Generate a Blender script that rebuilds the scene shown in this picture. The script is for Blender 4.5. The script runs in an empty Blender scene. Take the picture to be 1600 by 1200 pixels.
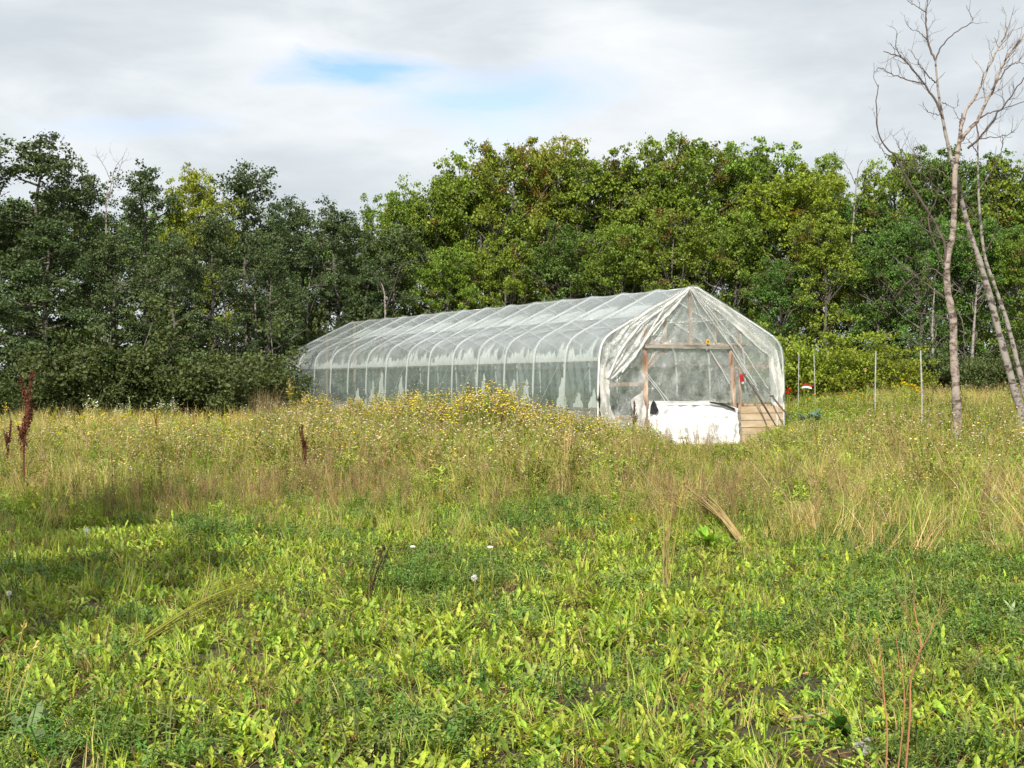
import bpy, math, random
import numpy as np
from mathutils import Vector, noise as mnoise
R = math.radians
sc = bpy.context.scene
COL = sc.collection
FPX = 2200.0           # focal length in photo pixels (1600 wide)
CAMZ = 1.6
HOR = 603.0

# ------------------------------------------------------------ camera, world, sun, exposure
cam_d = bpy.data.cameras.new('camera')
cam_d.sensor_width = 36.0
cam_d.lens = FPX / 1600 * 36.0
cam_d.clip_start = 0.1
cam_d.clip_end = 6000
cam = bpy.data.objects.new('camera', cam_d)
COL.objects.link(cam)
cam.location = (0, 0, CAMZ)
cam.rotation_euler = (R(90) + math.atan((HOR - 600) / FPX), 0, 0)
sc.camera = cam

SUN_AZ = R(-166)       # direction the light comes from, from +Y clockwise: behind the camera, a little left
SUN_EL = R(40)
sd = Vector((math.sin(SUN_AZ) * math.cos(SUN_EL), math.cos(SUN_AZ) * math.cos(SUN_EL), math.sin(SUN_EL)))
sun_d = bpy.data.lights.new('sun', 'SUN')
sun_d.energy = 5.0
sun_d.angle = R(0.6)
sun_d.color = (1.0, 0.93, 0.82)
sun = bpy.data.objects.new('sun', sun_d)
COL.objects.link(sun)
sun.rotation_euler = sd.to_track_quat('Z', 'Y').to_euler()

world = bpy.data.worlds.new('World')
sc.world = world
world.use_nodes = True
wt = world.node_tree
wt.nodes.clear()


def N(t, kind, **kw):
    n = t.nodes.new(kind)
    for k, v in kw.items():
        if k.startswith('i_'):
            key = k[2:]
            n.inputs[int(key) if key.isdigit() else key.replace('_', ' ')].default_value = v
        else:
            setattr(n, k, v)
    return n


def ramp(t, stops):
    n = t.nodes.new('ShaderNodeValToRGB')
    cr = n.color_ramp
    while len(cr.elements) < len(stops):
        cr.elements.new(0.5)
    for e, (p, c) in zip(cr.elements, stops):
        e.position = p
        e.color = c if len(c) == 4 else (*c, 1)
    return n


def mathn(t, op, a, b=None, clamp=False):
    n = t.nodes.new('ShaderNodeMath')
    n.operation = op
    n.use_clamp = clamp
    for i, v in enumerate((a, b)):
        if v is None:
            continue
        if isinstance(v, (int, float)):
            n.inputs[i].default_value = v
        else:
            t.links.new(v, n.inputs[i])
    return n.outputs[0]


def build_world():
    t = wt
    L = t.links.new
    out = N(t, 'ShaderNodeOutputWorld')
    bg = N(t, 'ShaderNodeBackground')
    bg.inputs['Strength'].default_value = 0.10
    sky = N(t, 'ShaderNodeTexSky')
    sky.sky_type = 'NISHITA'
    sky.sun_disc = False
    sky.sun_elevation = SUN_EL
    sky.sun_rotation = SUN_AZ
    sky.air_density = 1.0
    sky.dust_density = 1.0
    tc = N(t, 'ShaderNodeTexCoord')
    sep = N(t, 'ShaderNodeSeparateXYZ')
    L(tc.outputs['Generated'], sep.inputs[0])
    mp = N(t, 'ShaderNodeMapping')
    mp.inputs['Scale'].default_value = (1.0, 1.0, 3.2)
    mp.inputs['Rotation'].default_value = (0, R(7), 0)
    mp.inputs['Location'].default_value = (3.1, 0.7, 1.9)
    L(tc.outputs['Generated'], mp.inputs[0])
    # broad cloud shading
    n1 = N(t, 'ShaderNodeTexNoise', i_Scale=3.4, i_Detail=5.0, i_Roughness=0.5, i_Distortion=0.3)
    L(mp.outputs[0], n1.inputs['Vector'])
    n2 = N(t, 'ShaderNodeTexNoise', i_Scale=9.0, i_Detail=8.0, i_Roughness=0.58, i_Distortion=0.4)
    L(mp.outputs[0], n2.inputs['Vector'])
    s = mathn(t, 'ADD', mathn(t, 'MULTIPLY', n1.outputs['Fac'], 0.68), mathn(t, 'MULTIPLY', n2.outputs['Fac'], 0.32))
    cl = ramp(t, [(0.38, (5.6, 6.1, 6.55)), (0.46, (6.3, 6.8, 7.15)), (0.53, (7.2, 7.6, 7.9)), (0.62, (8.2, 8.4, 8.6))])
    L(s, cl.inputs[0])
    # an opening in the cloud, a soft ragged ellipse around one direction of the sky
    az, el = (568 - 800) / FPX, (HOR - 122) / FPX
    dx = mathn(t, 'SUBTRACT', mathn(t, 'DIVIDE', sep.outputs[0], sep.outputs[1]), az)
    dz = mathn(t, 'SUBTRACT', mathn(t, 'DIVIDE', sep.outputs[2], sep.outputs[1]), el)

    def hole(ox, oz, rx, rz, gain):
        ax = mathn(t, 'DIVIDE', mathn(t, 'SUBTRACT', dx, ox), rx)
        az_ = mathn(t, 'DIVIDE', mathn(t, 'SUBTRACT', dz, oz), rz)
        r2 = mathn(t, 'ADD', mathn(t, 'MULTIPLY', ax, ax), mathn(t, 'MULTIPLY', az_, az_))
        r = mathn(t, 'SQRT', r2)
        v = mathn(t, 'SUBTRACT', 1.0, r)
        v = mathn(t, 'ADD', v, mathn(t, 'MULTIPLY', mathn(t, 'SUBTRACT', n2.outputs['Fac'], 0.5), 3.2))
        return mathn(t, 'MULTIPLY', v, gain, clamp=True)
    h = mathn(t, 'MAXIMUM', hole(0, 0, 0.075, 0.022, 1.0), hole(0.085, -0.014, 0.12, 0.030, 0.55))
    h = mathn(t, 'MAXIMUM', h, hole(-0.16, -0.034, 0.09, 0.012, 0.3))
    front = mathn(t, 'GREATER_THAN', sep.outputs[1], 0.0)
    h = mathn(t, 'MULTIPLY', h, front)
    # thin places elsewhere in the dome
    n3 = N(t, 'ShaderNodeTexNoise', i_Scale=2.1, i_Detail=4.0)
    L(mp.outputs[0], n3.inputs['Vector'])
    thin = mathn(t, 'MULTIPLY', mathn(t, 'SUBTRACT', n3.outputs['Fac'], 0.62), 4.0, clamp=True)
    hi = mathn(t, 'MULTIPLY', mathn(t, 'SUBTRACT', sep.outputs[2], 0.3), 4.0, clamp=True)
    h = mathn(t, 'MAXIMUM', h, mathn(t, 'MULTIPLY', thin, hi))
    skyb = N(t, 'ShaderNodeMix', data_type='RGBA', blend_type='MULTIPLY')
    skyb.inputs[0].default_value = 1.0
    L(sky.outputs[0], skyb.inputs[6])
    skyb.inputs[7].default_value = (1.4, 1.5, 1.95, 1)
    mx = N(t, 'ShaderNodeMix', data_type='RGBA')
    L(h, mx.inputs[0])
    L(cl.outputs[0], mx.inputs[6])
    L(skyb.outputs[2], mx.inputs[7])
    L(mx.outputs[2], bg.inputs['Color'])
    L(bg.outputs[0], out.inputs['Surface'])


build_world()
sc.view_settings.view_transform = 'Standard'
sc.view_settings.look = 'None'
sc.view_settings.exposure = 0.25
sc.view_settings.gamma = 1.0
sc.view_settings.use_curve_mapping = False
sc.cycles.transparent_max_bounces = 24
sc.cycles.max_bounces = 8

# ------------------------------------------------------------ helpers


def tag(o, label=None, cat=None, group=None, kind=None):
    if label:
        o['label'] = label
    if cat:
        o['category'] = cat
    if group:
        o['group'] = group
    if kind:
        o['kind'] = kind
    return o


class Geo:
    """collects vertices and faces, with a colour for each face, into one mesh"""

    def __init__(self):
        self.v, self.f, self.c, self.m, self.n = [], [], [], [], 0

    def add(self, v, f, col=(1, 1, 1), mat=0):
        v = np.asarray(v, float).reshape(-1, 3)
        f = np.asarray(f, int)
        self.v.append(v)
        self.f.append(f + self.n)
        c = np.asarray(col, float)
        if c.ndim == 1:
            c = np.tile(c, (len(f), 1))
        self.c.append(c)
        self.m.append(np.full(len(f), mat))
        self.n += len(v)

    def mesh(self, name, mats, smooth=False):
        me = bpy.data.meshes.new(name)
        V = np.concatenate(self.v)
        sizes = np.concatenate([np.full(len(f), f.shape[1]) for f in self.f])
        loops = np.concatenate([f.ravel() for f in self.f])
        me.vertices.add(len(V))
        me.vertices.foreach_set('co', V.astype(np.float32).ravel())
        me.loops.add(len(loops))
        me.loops.foreach_set('vertex_index', loops.astype(np.int32))
        me.polygons.add(len(sizes))
        st = np.concatenate([[0], np.cumsum(sizes)[:-1]])
        me.polygons.foreach_set('loop_start', st.astype(np.int32))
        me.polygons.foreach_set('loop_total', sizes.astype(np.int32))
        me.polygons.foreach_set('material_index', np.concatenate(self.m).astype(np.int32))
        me.polygons.foreach_set('use_smooth', np.full(len(sizes), bool(smooth)))
        C = np.repeat(np.concatenate(self.c), sizes, axis=0)
        C = np.concatenate([C, np.ones((len(C), 1))], 1)
        at = me.color_attributes.new('Col', 'FLOAT_COLOR', 'CORNER')
        at.data.foreach_set('color', C.astype(np.float32).ravel())
        for m in (mats if isinstance(mats, (list, tuple)) else [mats]):
            me.materials.append(m)
        me.update(calc_edges=True)
        me.validate()
        return me

    def build(self, name, mats, parent=None, smooth=False, loc=None, link=True):
        o = bpy.data.objects.new(name, self.mesh(name, mats, smooth))
        if link:
            COL.objects.link(o)
        if parent:
            o.parent = parent
        if loc is not None:
            o.location = loc
        return o


def empty(name, loc=(0, 0, 0), rz=0):
    o = bpy.data.objects.new(name, None)
    COL.objects.link(o)
    o.location = loc
    o.rotation_euler = (0, 0, rz)
    o.empty_display_size = 0.3
    return o


def tube(g, pts, rad, sides=6, col=(1, 1, 1), mat=0, cap=True, rough=0, rng=None):
    P = np.asarray(pts, float)
    n = len(P)
    rad = np.full(n, rad) if np.isscalar(rad) else np.asarray(rad, float)
    T = np.gradient(P, axis=0)
    T /= np.linalg.norm(T, axis=1)[:, None] + 1e-9
    ref = np.array([0, 0, 1.0]) if abs(T[:, 2]).mean() < 0.8 else np.array([1.0, 0, 0])
    A = np.cross(T, ref)
    A /= np.linalg.norm(A, axis=1)[:, None] + 1e-9
    B = np.cross(T, A)
    an = np.arange(sides) * 2 * np.pi / sides
    rr = rad[:, None, None]
    if rough and rng is not None:
        rr = rr * (1 + rng.uniform(-rough, rough, (n, sides, 1)))
    V = P[:, None, :] + rr * (np.cos(an)[None, :, None] * A[:, None, :] + np.sin(an)[None, :, None] * B[:, None, :])
    i = np.arange(n - 1)[:, None] * sides
    k = np.arange(sides)[None, :]
    k2 = (k + 1) % sides
    F = np.stack([i + k, i + k2, i + sides + k2, i + sides + k], -1).reshape(-1, 4)
    g.add(V.reshape(-1, 3), F, col, mat)
    if cap and sides > 3:
        g.add(V[0], [list(range(sides))], col if np.ndim(col) == 1 else col[0], mat)
        g.add(V[-1], [list(range(sides))[::-1]], col if np.ndim(col) == 1 else col[-1], mat)


def box(g, c, s, col=(1, 1, 1), mat=0, M=None, jit=0, rng=None):
    x, y, z = np.array(s) / 2
    b = min(x, y, z) * 0.18
    V = []
    for sx in (-1, 1):
        for sy in (-1, 1):
            for sz in (-1, 1):
                V += [(sx * (x - b), sy * (y - b), sz * z), (sx * (x - b), sy * y, sz * (z - b)), (sx * x, sy * (y - b), sz * (z - b))]
    V = np.array(V)
    if jit and rng is not None:
        V = V + rng.normal(0, jit, V.shape)
    if M is not None:
        V = V @ np.array(M).T
    V = V + np.array(c)
    ix = lambda a, b_, c_, k: (a * 4 + b_ * 2 + c_) * 3 + k
    Q, T = [], []
    for s_ in (0, 1):
        Q.append([ix(0, 0, s_, 0), ix(1, 0, s_, 0), ix(1, 1, s_, 0), ix(0, 1, s_, 0)])
        Q.append([ix(0, s_, 0, 1), ix(1, s_, 0, 1), ix(1, s_, 1, 1), ix(0, s_, 1, 1)])
        Q.append([ix(s_, 0, 0, 2), ix(s_, 1, 0, 2), ix(s_, 1, 1, 2), ix(s_, 0, 1, 2)])
    for a in (0, 1):
        for b_ in (0, 1):
            Q.append([ix(0, a, b_, 0), ix(1, a, b_, 0), ix(1, a, b_, 1), ix(0, a, b_, 1)])
            Q.append([ix(a, 0, b_, 0), ix(a, 1, b_, 0), ix(a, 1, b_, 2), ix(a, 0, b_, 2)])
            Q.append([ix(a, b_, 0, 1), ix(a, b_, 1, 1), ix(a, b_, 1, 2), ix(a, b_, 0, 2)])
            for c_ in (0, 1):
                T.append([ix(a, b_, c_, 0), ix(a, b_, c_, 1), ix(a, b_, c_, 2)])
    g.add(V, Q, col, mat)
    n0 = g.n - len(V)
    g.f.append(np.array(T) + n0)
    g.c.append(np.tile(np.asarray(col, float), (len(T), 1)))
    g.m.append(np.full(len(T), mat))


def beam(g, a, b, w, h, col=(1, 1, 1), mat=0, rng=None, jit=0.0):
    a, b = np.array(a, float), np.array(b, float)
    d = b - a
    L = np.linalg.norm(d)
    z = d / L
    ref = np.array([0, 1.0, 0]) if abs(z[1]) < 0.9 else np.array([1.0, 0, 0])
    x = np.cross(ref, z)
    x /= np.linalg.norm(x)
    y = np.cross(z, x)
    box(g, (a + b) / 2, (w, h, L), col, mat, np.stack([x, y, z], 1), jit, rng)


def sheet(g, P, col=(1, 1, 1), mat=0):
    """P: (m, n, 3) grid of points"""
    m, n = P.shape[:2]
    i = np.arange(m - 1)[:, None] * n
    j = np.arange(n - 1)[None, :]
    F = np.stack([i + j, i + j + 1, i + n + j + 1, i + n + j], -1).reshape(-1, 4)
    g.add(P.reshape(-1, 3), F, col, mat)


def smooth(x, a, b):
    t = np.clip((np.asarray(x, float) - a) / (b - a), 0, 1)
    return t * t * (3 - 2 * t)


_rs = np.random.RandomState(5)
_lat = _rs.rand(256, 256)


def vnoise(x, y, s=1.0, seed=0):
    x = np.asarray(x, float) / s + seed * 17.3 + 500
    y = np.asarray(y, float) / s + seed * 9.7 + 500
    xi, yi = np.floor(x).astype(int), np.floor(y).astype(int)
    fx, fy = x - xi, y - yi
    fx, fy = fx * fx * (3 - 2 * fx), fy * fy * (3 - 2 * fy)
    g_ = lambda i, j: _lat[i % 256, j % 256]
    return (g_(xi, yi) * (1 - fx) + g_(xi + 1, yi) * fx) * (1 - fy) + (g_(xi, yi + 1) * (1 - fx) + g_(xi + 1, yi + 1) * fx) * fy


def fbm(x, y, s=1.0, seed=0, o=3):
    r, a, tot = 0, 1, 0
    for k in range(o):
        r = r + a * vnoise(x, y, s / 2 ** k, seed + k * 3)
        tot += a
        a *= 0.5
    return r / tot


def ground(x, y):
    x, y = np.asarray(x, float), np.asarray(y, float)
    z = 0.2 * np.clip(y / 30, 0, 1) + 0.012 * np.clip(y - 34, 0, 30)
    z = z + 0.62 * smooth(x, 5.5, 12) * smooth(y, 24, 42)
    z = z + 0.08 * (fbm(x, y, 3.0, 2) - 0.5) * smooth(y, 2, 8) + 0.05 * (vnoise(x, y, 0.7, 4) - 0.5) * smooth(y, 2, 6)
    return z


def wx(px, d):
    return (px - 800) / FPX * d


def hz(py, d):
    return CAMZ + (HOR - py) / FPX * d


# ------------------------------------------------------------ materials
def newmat(name):
    m = bpy.data.materials.new(name)
    m.use_nodes = True
    t = m.node_tree
    t.nodes.clear()
    out = N(t, 'ShaderNodeOutputMaterial')
    return m, t, out


def leaf_mat(name, trans=0.35, rough=0.55, var=0.35, spec=0.25, tint=(1.15, 1.1, 0.55), hue=0.02):
    m, t, out = newmat(name)
    L = t.links.new
    at = N(t, 'ShaderNodeAttribute', attribute_name='Col')
    oi = N(t, 'ShaderNodeObjectInfo')
    hs = N(t, 'ShaderNodeHueSaturation')
    mr = N(t, 'ShaderNodeMapRange')
    mr.inputs['To Min'].default_value = 1 - var / 2
    mr.inputs['To Max'].default_value = 1 + var / 2
    L(oi.outputs['Random'], mr.inputs['Value'])
    L(mr.outputs[0], hs.inputs['Value'])
    h = mathn(t, 'ADD', mathn(t, 'MULTIPLY', mathn(t, 'FRACT', mathn(t, 'MULTIPLY', oi.outputs['Random'], 7.31)), hue * 2), 0.5 - hue)
    L(h, hs.inputs['Hue'])
    L(at.outputs['Color'], hs.inputs['Color'])
    p = N(t, 'ShaderNodeBsdfPrincipled')
    p.inputs['Roughness'].default_value = rough
    p.inputs['Specular IOR Level'].default_value = spec
    L(hs.outputs[0], p.inputs['Base Color'])
    tr = N(t, 'ShaderNodeBsdfTranslucent')
    mu = N(t, 'ShaderNodeMix', data_type='RGBA', blend_type='MULTIPLY')
    mu.inputs[0].default_value = 1
    mu.inputs[7].default_value = (*tint, 1)
    L(hs.outputs[0], mu.inputs[6])
    L(mu.outputs[2], tr.inputs['Color'])
    mx = N(t, 'ShaderNodeMixShader')
    mx.inputs[0].default_value = trans
    L(p.outputs[0], mx.inputs[1])
    L(tr.outputs[0], mx.inputs[2])
    L(mx.outputs[0], out.inputs[0])
    return m


def surf_mat(name, c1, c2, scale=8, rough=0.8, bump=0.3, detail=6, stretch=(1, 1, 1), usecol=False, metal=0.0, spec=0.3, mix=(0.35, 0.65)):
    m, t, out = newmat(name)
    L = t.links.new
    tc = N(t, 'ShaderNodeTexCoord')
    mp = N(t, 'ShaderNodeMapping')
    mp.inputs['Scale'].default_value = stretch
    L(tc.outputs['Object'], mp.inputs[0])
    n1 = N(t, 'ShaderNodeTexNoise', i_Scale=scale, i_Detail=detail, i_Roughness=0.6)
    L(mp.outputs[0], n1.inputs['Vector'])
    cr = ramp(t, [(mix[0], c1), (mix[1], c2)])
    L(n1.outputs['Fac'], cr.inputs[0])
    p = N(t, 'ShaderNodeBsdfPrincipled')
    p.inputs['Roughness'].default_value = rough
    p.inputs['Metallic'].default_value = metal
    p.inputs['Specular IOR Level'].default_value = spec
    if usecol:
        at = N(t, 'ShaderNodeAttribute', attribute_name='Col')
        mu = N(t, 'ShaderNodeMix', data_type='RGBA', blend_type='MULTIPLY')
        mu.inputs[0].default_value = 1
        L(cr.outputs[0], mu.inputs[6])
        L(at.outputs['Color'], mu.inputs[7])
        L(mu.outputs[2], p.inputs['Base Color'])
    else:
        L(cr.outputs[0], p.inputs['Base Color'])
    bp = N(t, 'ShaderNodeBump')
    bp.inputs['Strength'].default_value = bump
    bp.inputs['Distance'].default_value = 0.02
    L(n1.outputs['Fac'], bp.inputs['Height'])
    L(bp.outputs[0], p.inputs['Normal'])
    L(p.outputs[0], out.inputs[0])
    return m


def film_mat(name, col, op_lo, op_hi, rough=0.3, scale=3.0, bump=0.4, trans=0.5, spec=0.6, stretch=(1, 1, 1), distort=0.5, gloss=0.04):
    """plastic film: partly clear, partly milky"""
    m, t, out = newmat(name)
    L = t.links.new
    tc = N(t, 'ShaderNodeTexCoord')
    mp = N(t, 'ShaderNodeMapping')
    mp.inputs['Scale'].default_value = stretch
    L(tc.outputs['Object'], mp.inputs[0])
    n1 = N(t, 'ShaderNodeTexNoise', i_Scale=scale, i_Detail=8.0, i_Roughness=0.62, i_Distortion=distort)
    L(mp.outputs[0], n1.inputs['Vector'])
    n2 = N(t, 'ShaderNodeTexNoise', i_Scale=scale * 5, i_Detail=4.0, i_Roughness=0.6, i_Distortion=1.2)
    L(mp.outputs[0], n2.inputs['Vector'])
    mr = N(t, 'ShaderNodeMapRange')
    mr.inputs['From Min'].default_value = 0.32
    mr.inputs['From Max'].default_value = 0.68
    mr.inputs['To Min'].default_value = op_lo
    mr.inputs['To Max'].default_value = op_hi
    L(n1.outputs['Fac'], mr.inputs['Value'])
    bp = N(t, 'ShaderNodeBump')
    bp.inputs['Strength'].default_value = bump
    bp.inputs['Distance'].default_value = 0.03
    L(n2.outputs['Fac'], bp.inputs['Height'])
    p = N(t, 'ShaderNodeBsdfPrincipled')
    p.inputs['Base Color'].default_value = (*col, 1)
    p.inputs['Roughness'].default_value = rough
    p.inputs['Specular IOR Level'].default_value = spec
    L(bp.outputs[0], p.inputs['Normal'])
    tr = N(t, 'ShaderNodeBsdfTranslucent')
    tr.inputs['Color'].default_value = (*col, 1)
    L(bp.outputs[0], tr.inputs['Normal'])
    m1 = N(t, 'ShaderNodeMixShader')
    m1.inputs[0].default_value = trans
    L(p.outputs[0], m1.inputs[1])
    L(tr.outputs[0], m1.inputs[2])
    tp = N(t, 'ShaderNodeBsdfTransparent')
    tp.inputs['Color'].default_value = (0.93, 0.96, 0.95, 1)
    m2 = N(t, 'ShaderNodeMixShader')
    L(mr.outputs[0], m2.inputs[0])
    L(tp.outputs[0], m2.inputs[1])
    L(m1.outputs[0], m2.inputs[2])
    gl = N(t, 'ShaderNodeBsdfGlossy')
    gl.inputs['Roughness'].default_value = 0.16
    gl.inputs['Color'].default_value = (0.9, 0.9, 0.9, 1)
    L(bp.outputs[0], gl.inputs['Normal'])
    fr = N(t, 'ShaderNodeLayerWeight')
    L(bp.outputs[0], fr.inputs['Normal'])
    fz = mathn(t, 'ADD', mathn(t, 'MULTIPLY', mathn(t, 'POWER', fr.outputs['Facing'], 4.0), 0.55), gloss)
    m3 = N(t, 'ShaderNodeMixShader')
    L(fz, m3.inputs[0])
    L(m2.outputs[0], m3.inputs[1])
    L(gl.outputs[0], m3.inputs[2])
    L(m3.outputs[0], out.inputs[0])
    return m


M = {}
M['leaf'] = leaf_mat('plant_leaf', 0.28, 0.5, 0.45, 0.3)
M['tree_leaf'] = leaf_mat('tree_leaf', 0.22, 0.55, 0.22, 0.3, hue=0.012)
M['dry'] = leaf_mat('dry_stem', 0.15, 0.8, 0.4, 0.1, (1, 1, 1), 0.012)
M['petal'] = leaf_mat('petal', 0.25, 0.6, 0.1, 0.1, (1, 1, 1), 0.0)
M['bark'] = surf_mat('aspen_bark', (0.05, 0.043, 0.034), (0.19, 0.175, 0.15), 5, 0.9, 0.6, 8, (1, 1, 2.2))
M['birch'] = surf_mat('pale_peeling_bark', (0.08, 0.058, 0.045), (0.36, 0.30, 0.255), 7, 0.85, 0.8, 10, (1.0, 1.0, 1.7), mix=(0.38, 0.55))
M['greybark'] = surf_mat('grey_smooth_bark', (0.075, 0.062, 0.052), (0.31, 0.275, 0.25), 6, 0.85, 0.7, 10, (1, 1, 1.6), mix=(0.40, 0.50))
M['twig'] = surf_mat('dead_twig', (0.07, 0.052, 0.046), (0.15, 0.115, 0.10), 9, 0.9, 0.3)
M['pipe'] = surf_mat('painted_hoop_pipe', (0.74, 0.74, 0.72), (0.84, 0.84, 0.82), 9, 0.45, 0.1)
M['galv'] = surf_mat('galvanised_post', (0.30, 0.30, 0.28), (0.62, 0.62, 0.60), 6, 0.4, 0.1, metal=0.3)
M['wood'] = surf_mat('weathered_timber', (0.22, 0.12, 0.075), (0.66, 0.50, 0.38), 9, 0.85, 0.5, 8, (1, 1, 0.25))
M['greywood'] = surf_mat('grey_timber', (0.14, 0.13, 0.11), (0.40, 0.37, 0.32), 10, 0.9, 0.5, 8, (0.25, 1, 1))
M['newwood'] = surf_mat('yellow_plank', (0.38, 0.27, 0.16), (0.68, 0.54, 0.37), 4, 0.75, 0.3, 8, (0.2, 1, 1))
M['skirt'] = surf_mat('grey_skirt_board', (0.16, 0.17, 0.18), (0.30, 0.31, 0.31), 6, 0.8, 0.3)
M['roof_film'] = film_mat('milky_roof_film', (0.66, 0.72, 0.73), 0.36, 0.58, 0.25, 1.8, 0.5, 0.45, 0.5, gloss=0.07)
M['liner_and_sunlit'] = film_mat('inner_film_and_sunlit_white', (0.90, 0.92, 0.88), 0.86, 1.0, 0.5, 5.0, 0.5, 0.25, 0.3)  # torn inner film, and the sunlit band put in as white panels
M['side_film'] = film_mat('greenish_side_film', (0.50, 0.60, 0.57), 0.22, 0.50, 0.2, 1.4, 0.4, 0.45, 0.6, (1, 1, 0.4), gloss=0.07)
M['end_film'] = film_mat('clear_crumpled_film', (0.78, 0.82, 0.80), 0.0, 0.52, 0.12, 3.6, 1.0, 0.35, 0.9, (1.3, 1.3, 1), 0.35, gloss=0.13)
M['fold'] = film_mat('bunched_white_film', (0.93, 0.92, 0.89), 0.55, 1.0, 0.28, 6.0, 0.7, 0.25, 0.6)
M['gather'] = film_mat('gathered_film', (0.93, 0.92, 0.89), 0.06, 0.85, 0.22, 4.5, 0.9, 0.3, 0.7, (1.2, 1.2, 0.8), 0.8, gloss=0.1)
M['tarp'] = surf_mat('white_tarp', (0.36, 0.34, 0.29), (0.76, 0.76, 0.75), 4, 0.5, 0.8, mix=(0.28, 0.44))
M['black'] = surf_mat('black_fabric', (0.02, 0.02, 0.022), (0.05, 0.05, 0.055), 8, 0.7, 0.4)
M['red'] = surf_mat('red_plastic', (0.32, 0.015, 0.02), (0.48, 0.03, 0.03), 8, 0.4, 0.1)
M['white'] = surf_mat('white_plastic', (0.72, 0.74, 0.75), (0.82, 0.83, 0.84), 8, 0.45, 0.1)
M['yellow'] = surf_mat('yellow_paint', (0.75, 0.48, 0.02), (0.85, 0.6, 0.04), 8, 0.5, 0.1)
M['soil'] = surf_mat('bed_soil', (0.04, 0.03, 0.02), (0.1, 0.075, 0.05), 6, 0.95, 0.8)


def ground_mat():
    m, t, out = newmat('weedy_ground')
    L = t.links.new
    tc = N(t, 'ShaderNodeTexCoord')
    n1 = N(t, 'ShaderNodeTexNoise', i_Scale=0.45, i_Detail=8.0, i_Roughness=0.65)
    n2 = N(t, 'ShaderNodeTexNoise', i_Scale=34.0, i_Detail=8.0, i_Roughness=0.75)
    L(tc.outputs['Object'], n1.inputs['Vector'])
    L(tc.outputs['Object'], n2.inputs['Vector'])
    c1 = ramp(t, [(0.34, (0.025, 0.018, 0.010)), (0.48, (0.075, 0.052, 0.025)), (0.56, (0.07, 0.09, 0.02)), (0.68, (0.20, 0.15, 0.07))])
    c2 = ramp(t, [(0.36, (0.035, 0.04, 0.014)), (0.6, (0.13, 0.11, 0.045))])
    L(n2.outputs['Fac'], c1.inputs[0])
    L(n1.outputs['Fac'], c2.inputs[0])
    mx = N(t, 'ShaderNodeMix', data_type='RGBA')
    mx.inputs[0].default_value = 0.35
    L(c1.outputs[0], mx.inputs[6])
    L(c2.outputs[0], mx.inputs[7])
    p = N(t, 'ShaderNodeBsdfPrincipled')
    p.inputs['Roughness'].default_value = 0.95
    L(mx.outputs[2], p.inputs['Base Color'])
    bp = N(t, 'ShaderNodeBump')
    bp.inputs['Strength'].default_value = 1.0
    bp.inputs['Distance'].default_value = 0.03
    L(n2.outputs['Fac'], bp.inputs['Height'])
    L(bp.outputs[0], p.inputs['Normal'])
    L(p.outputs[0], out.inputs[0])
    return m


# ------------------------------------------------------------ ground
def build_ground():
    far = [90, 130, 200, 400, 900, 2500]
    xs = np.concatenate([-np.array(far[::-1]), np.linspace(-45, 45, 190), far])
    ys = np.concatenate([[-2500, -900, -300, -100, -40], np.linspace(-12, 75, 230), [90, 130, 200, 400, 900, 2500]])
    X, Y = np.meshgrid(xs, ys)
    g = Geo()
    sheet(g, np.stack([X, Y, ground(X, Y)], -1))
    o = g.build('ground', ground_mat(), smooth=True)
    tag(o, kind='structure')


build_ground()

# ------------------------------------------------------------ greenhouse
TH = math.atan(1220 / FPX)
CT, ST = math.cos(TH), math.sin(TH)
GD = 32.0
GX = wx(936, GD)
GW = 5.34
GL = 20.8
NB = 14
GZ = 0.20
gh = empty('greenhouse', (GX, GD, GZ), TH)
tag(gh, 'long plastic-covered hoop greenhouse with a pitched roof standing in the weedy field', 'greenhouse')


def F(px, py, off=0.0):
    """photo pixel on the front end wall -> greenhouse coordinates; off = metres in front of the wall"""
    p = (px - 800) / FPX
    bx, by = GX + off * ST, GD - off * CT
    u = (p * by - bx) / (CT - ST * p)
    dep = by + ST * u
    return np.array([u, -off, CAMZ + (HOR - py) / FPX * dep - GZ])


APEX = 3.76
HIP = 1.97
half = np.array([(0, 0.0), (-0.02, 0.45), (-0.03, 0.85), (-0.03, 1.3), (-0.02, 1.6), (0, HIP), (0.02, 2.16), (0.07, 2.34), (0.16, 2.48), (0.30, 2.595),
                 (0.55, 2.73), (1.1, 3.0), (1.7, 3.29), (2.2, 3.53), (GW / 2, APEX)])


def prof(t):
    """t 0..1 from the left hip over the ridge to the right hip"""
    hp = half[5:]
    full = np.concatenate([hp, np.stack([GW - hp[::-1][1:, 0], hp[::-1][1:, 1]], 1)])
    d = np.concatenate([[0], np.cumsum(np.linalg.norm(np.diff(full, axis=0), axis=1))])
    d /= d[-1]
    return np.interp(t, d, full[:, 0]), np.interp(t, d, full[:, 1])


ARC = 2 * np.linalg.norm(np.diff(half[5:], axis=0), axis=1).sum()


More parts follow.
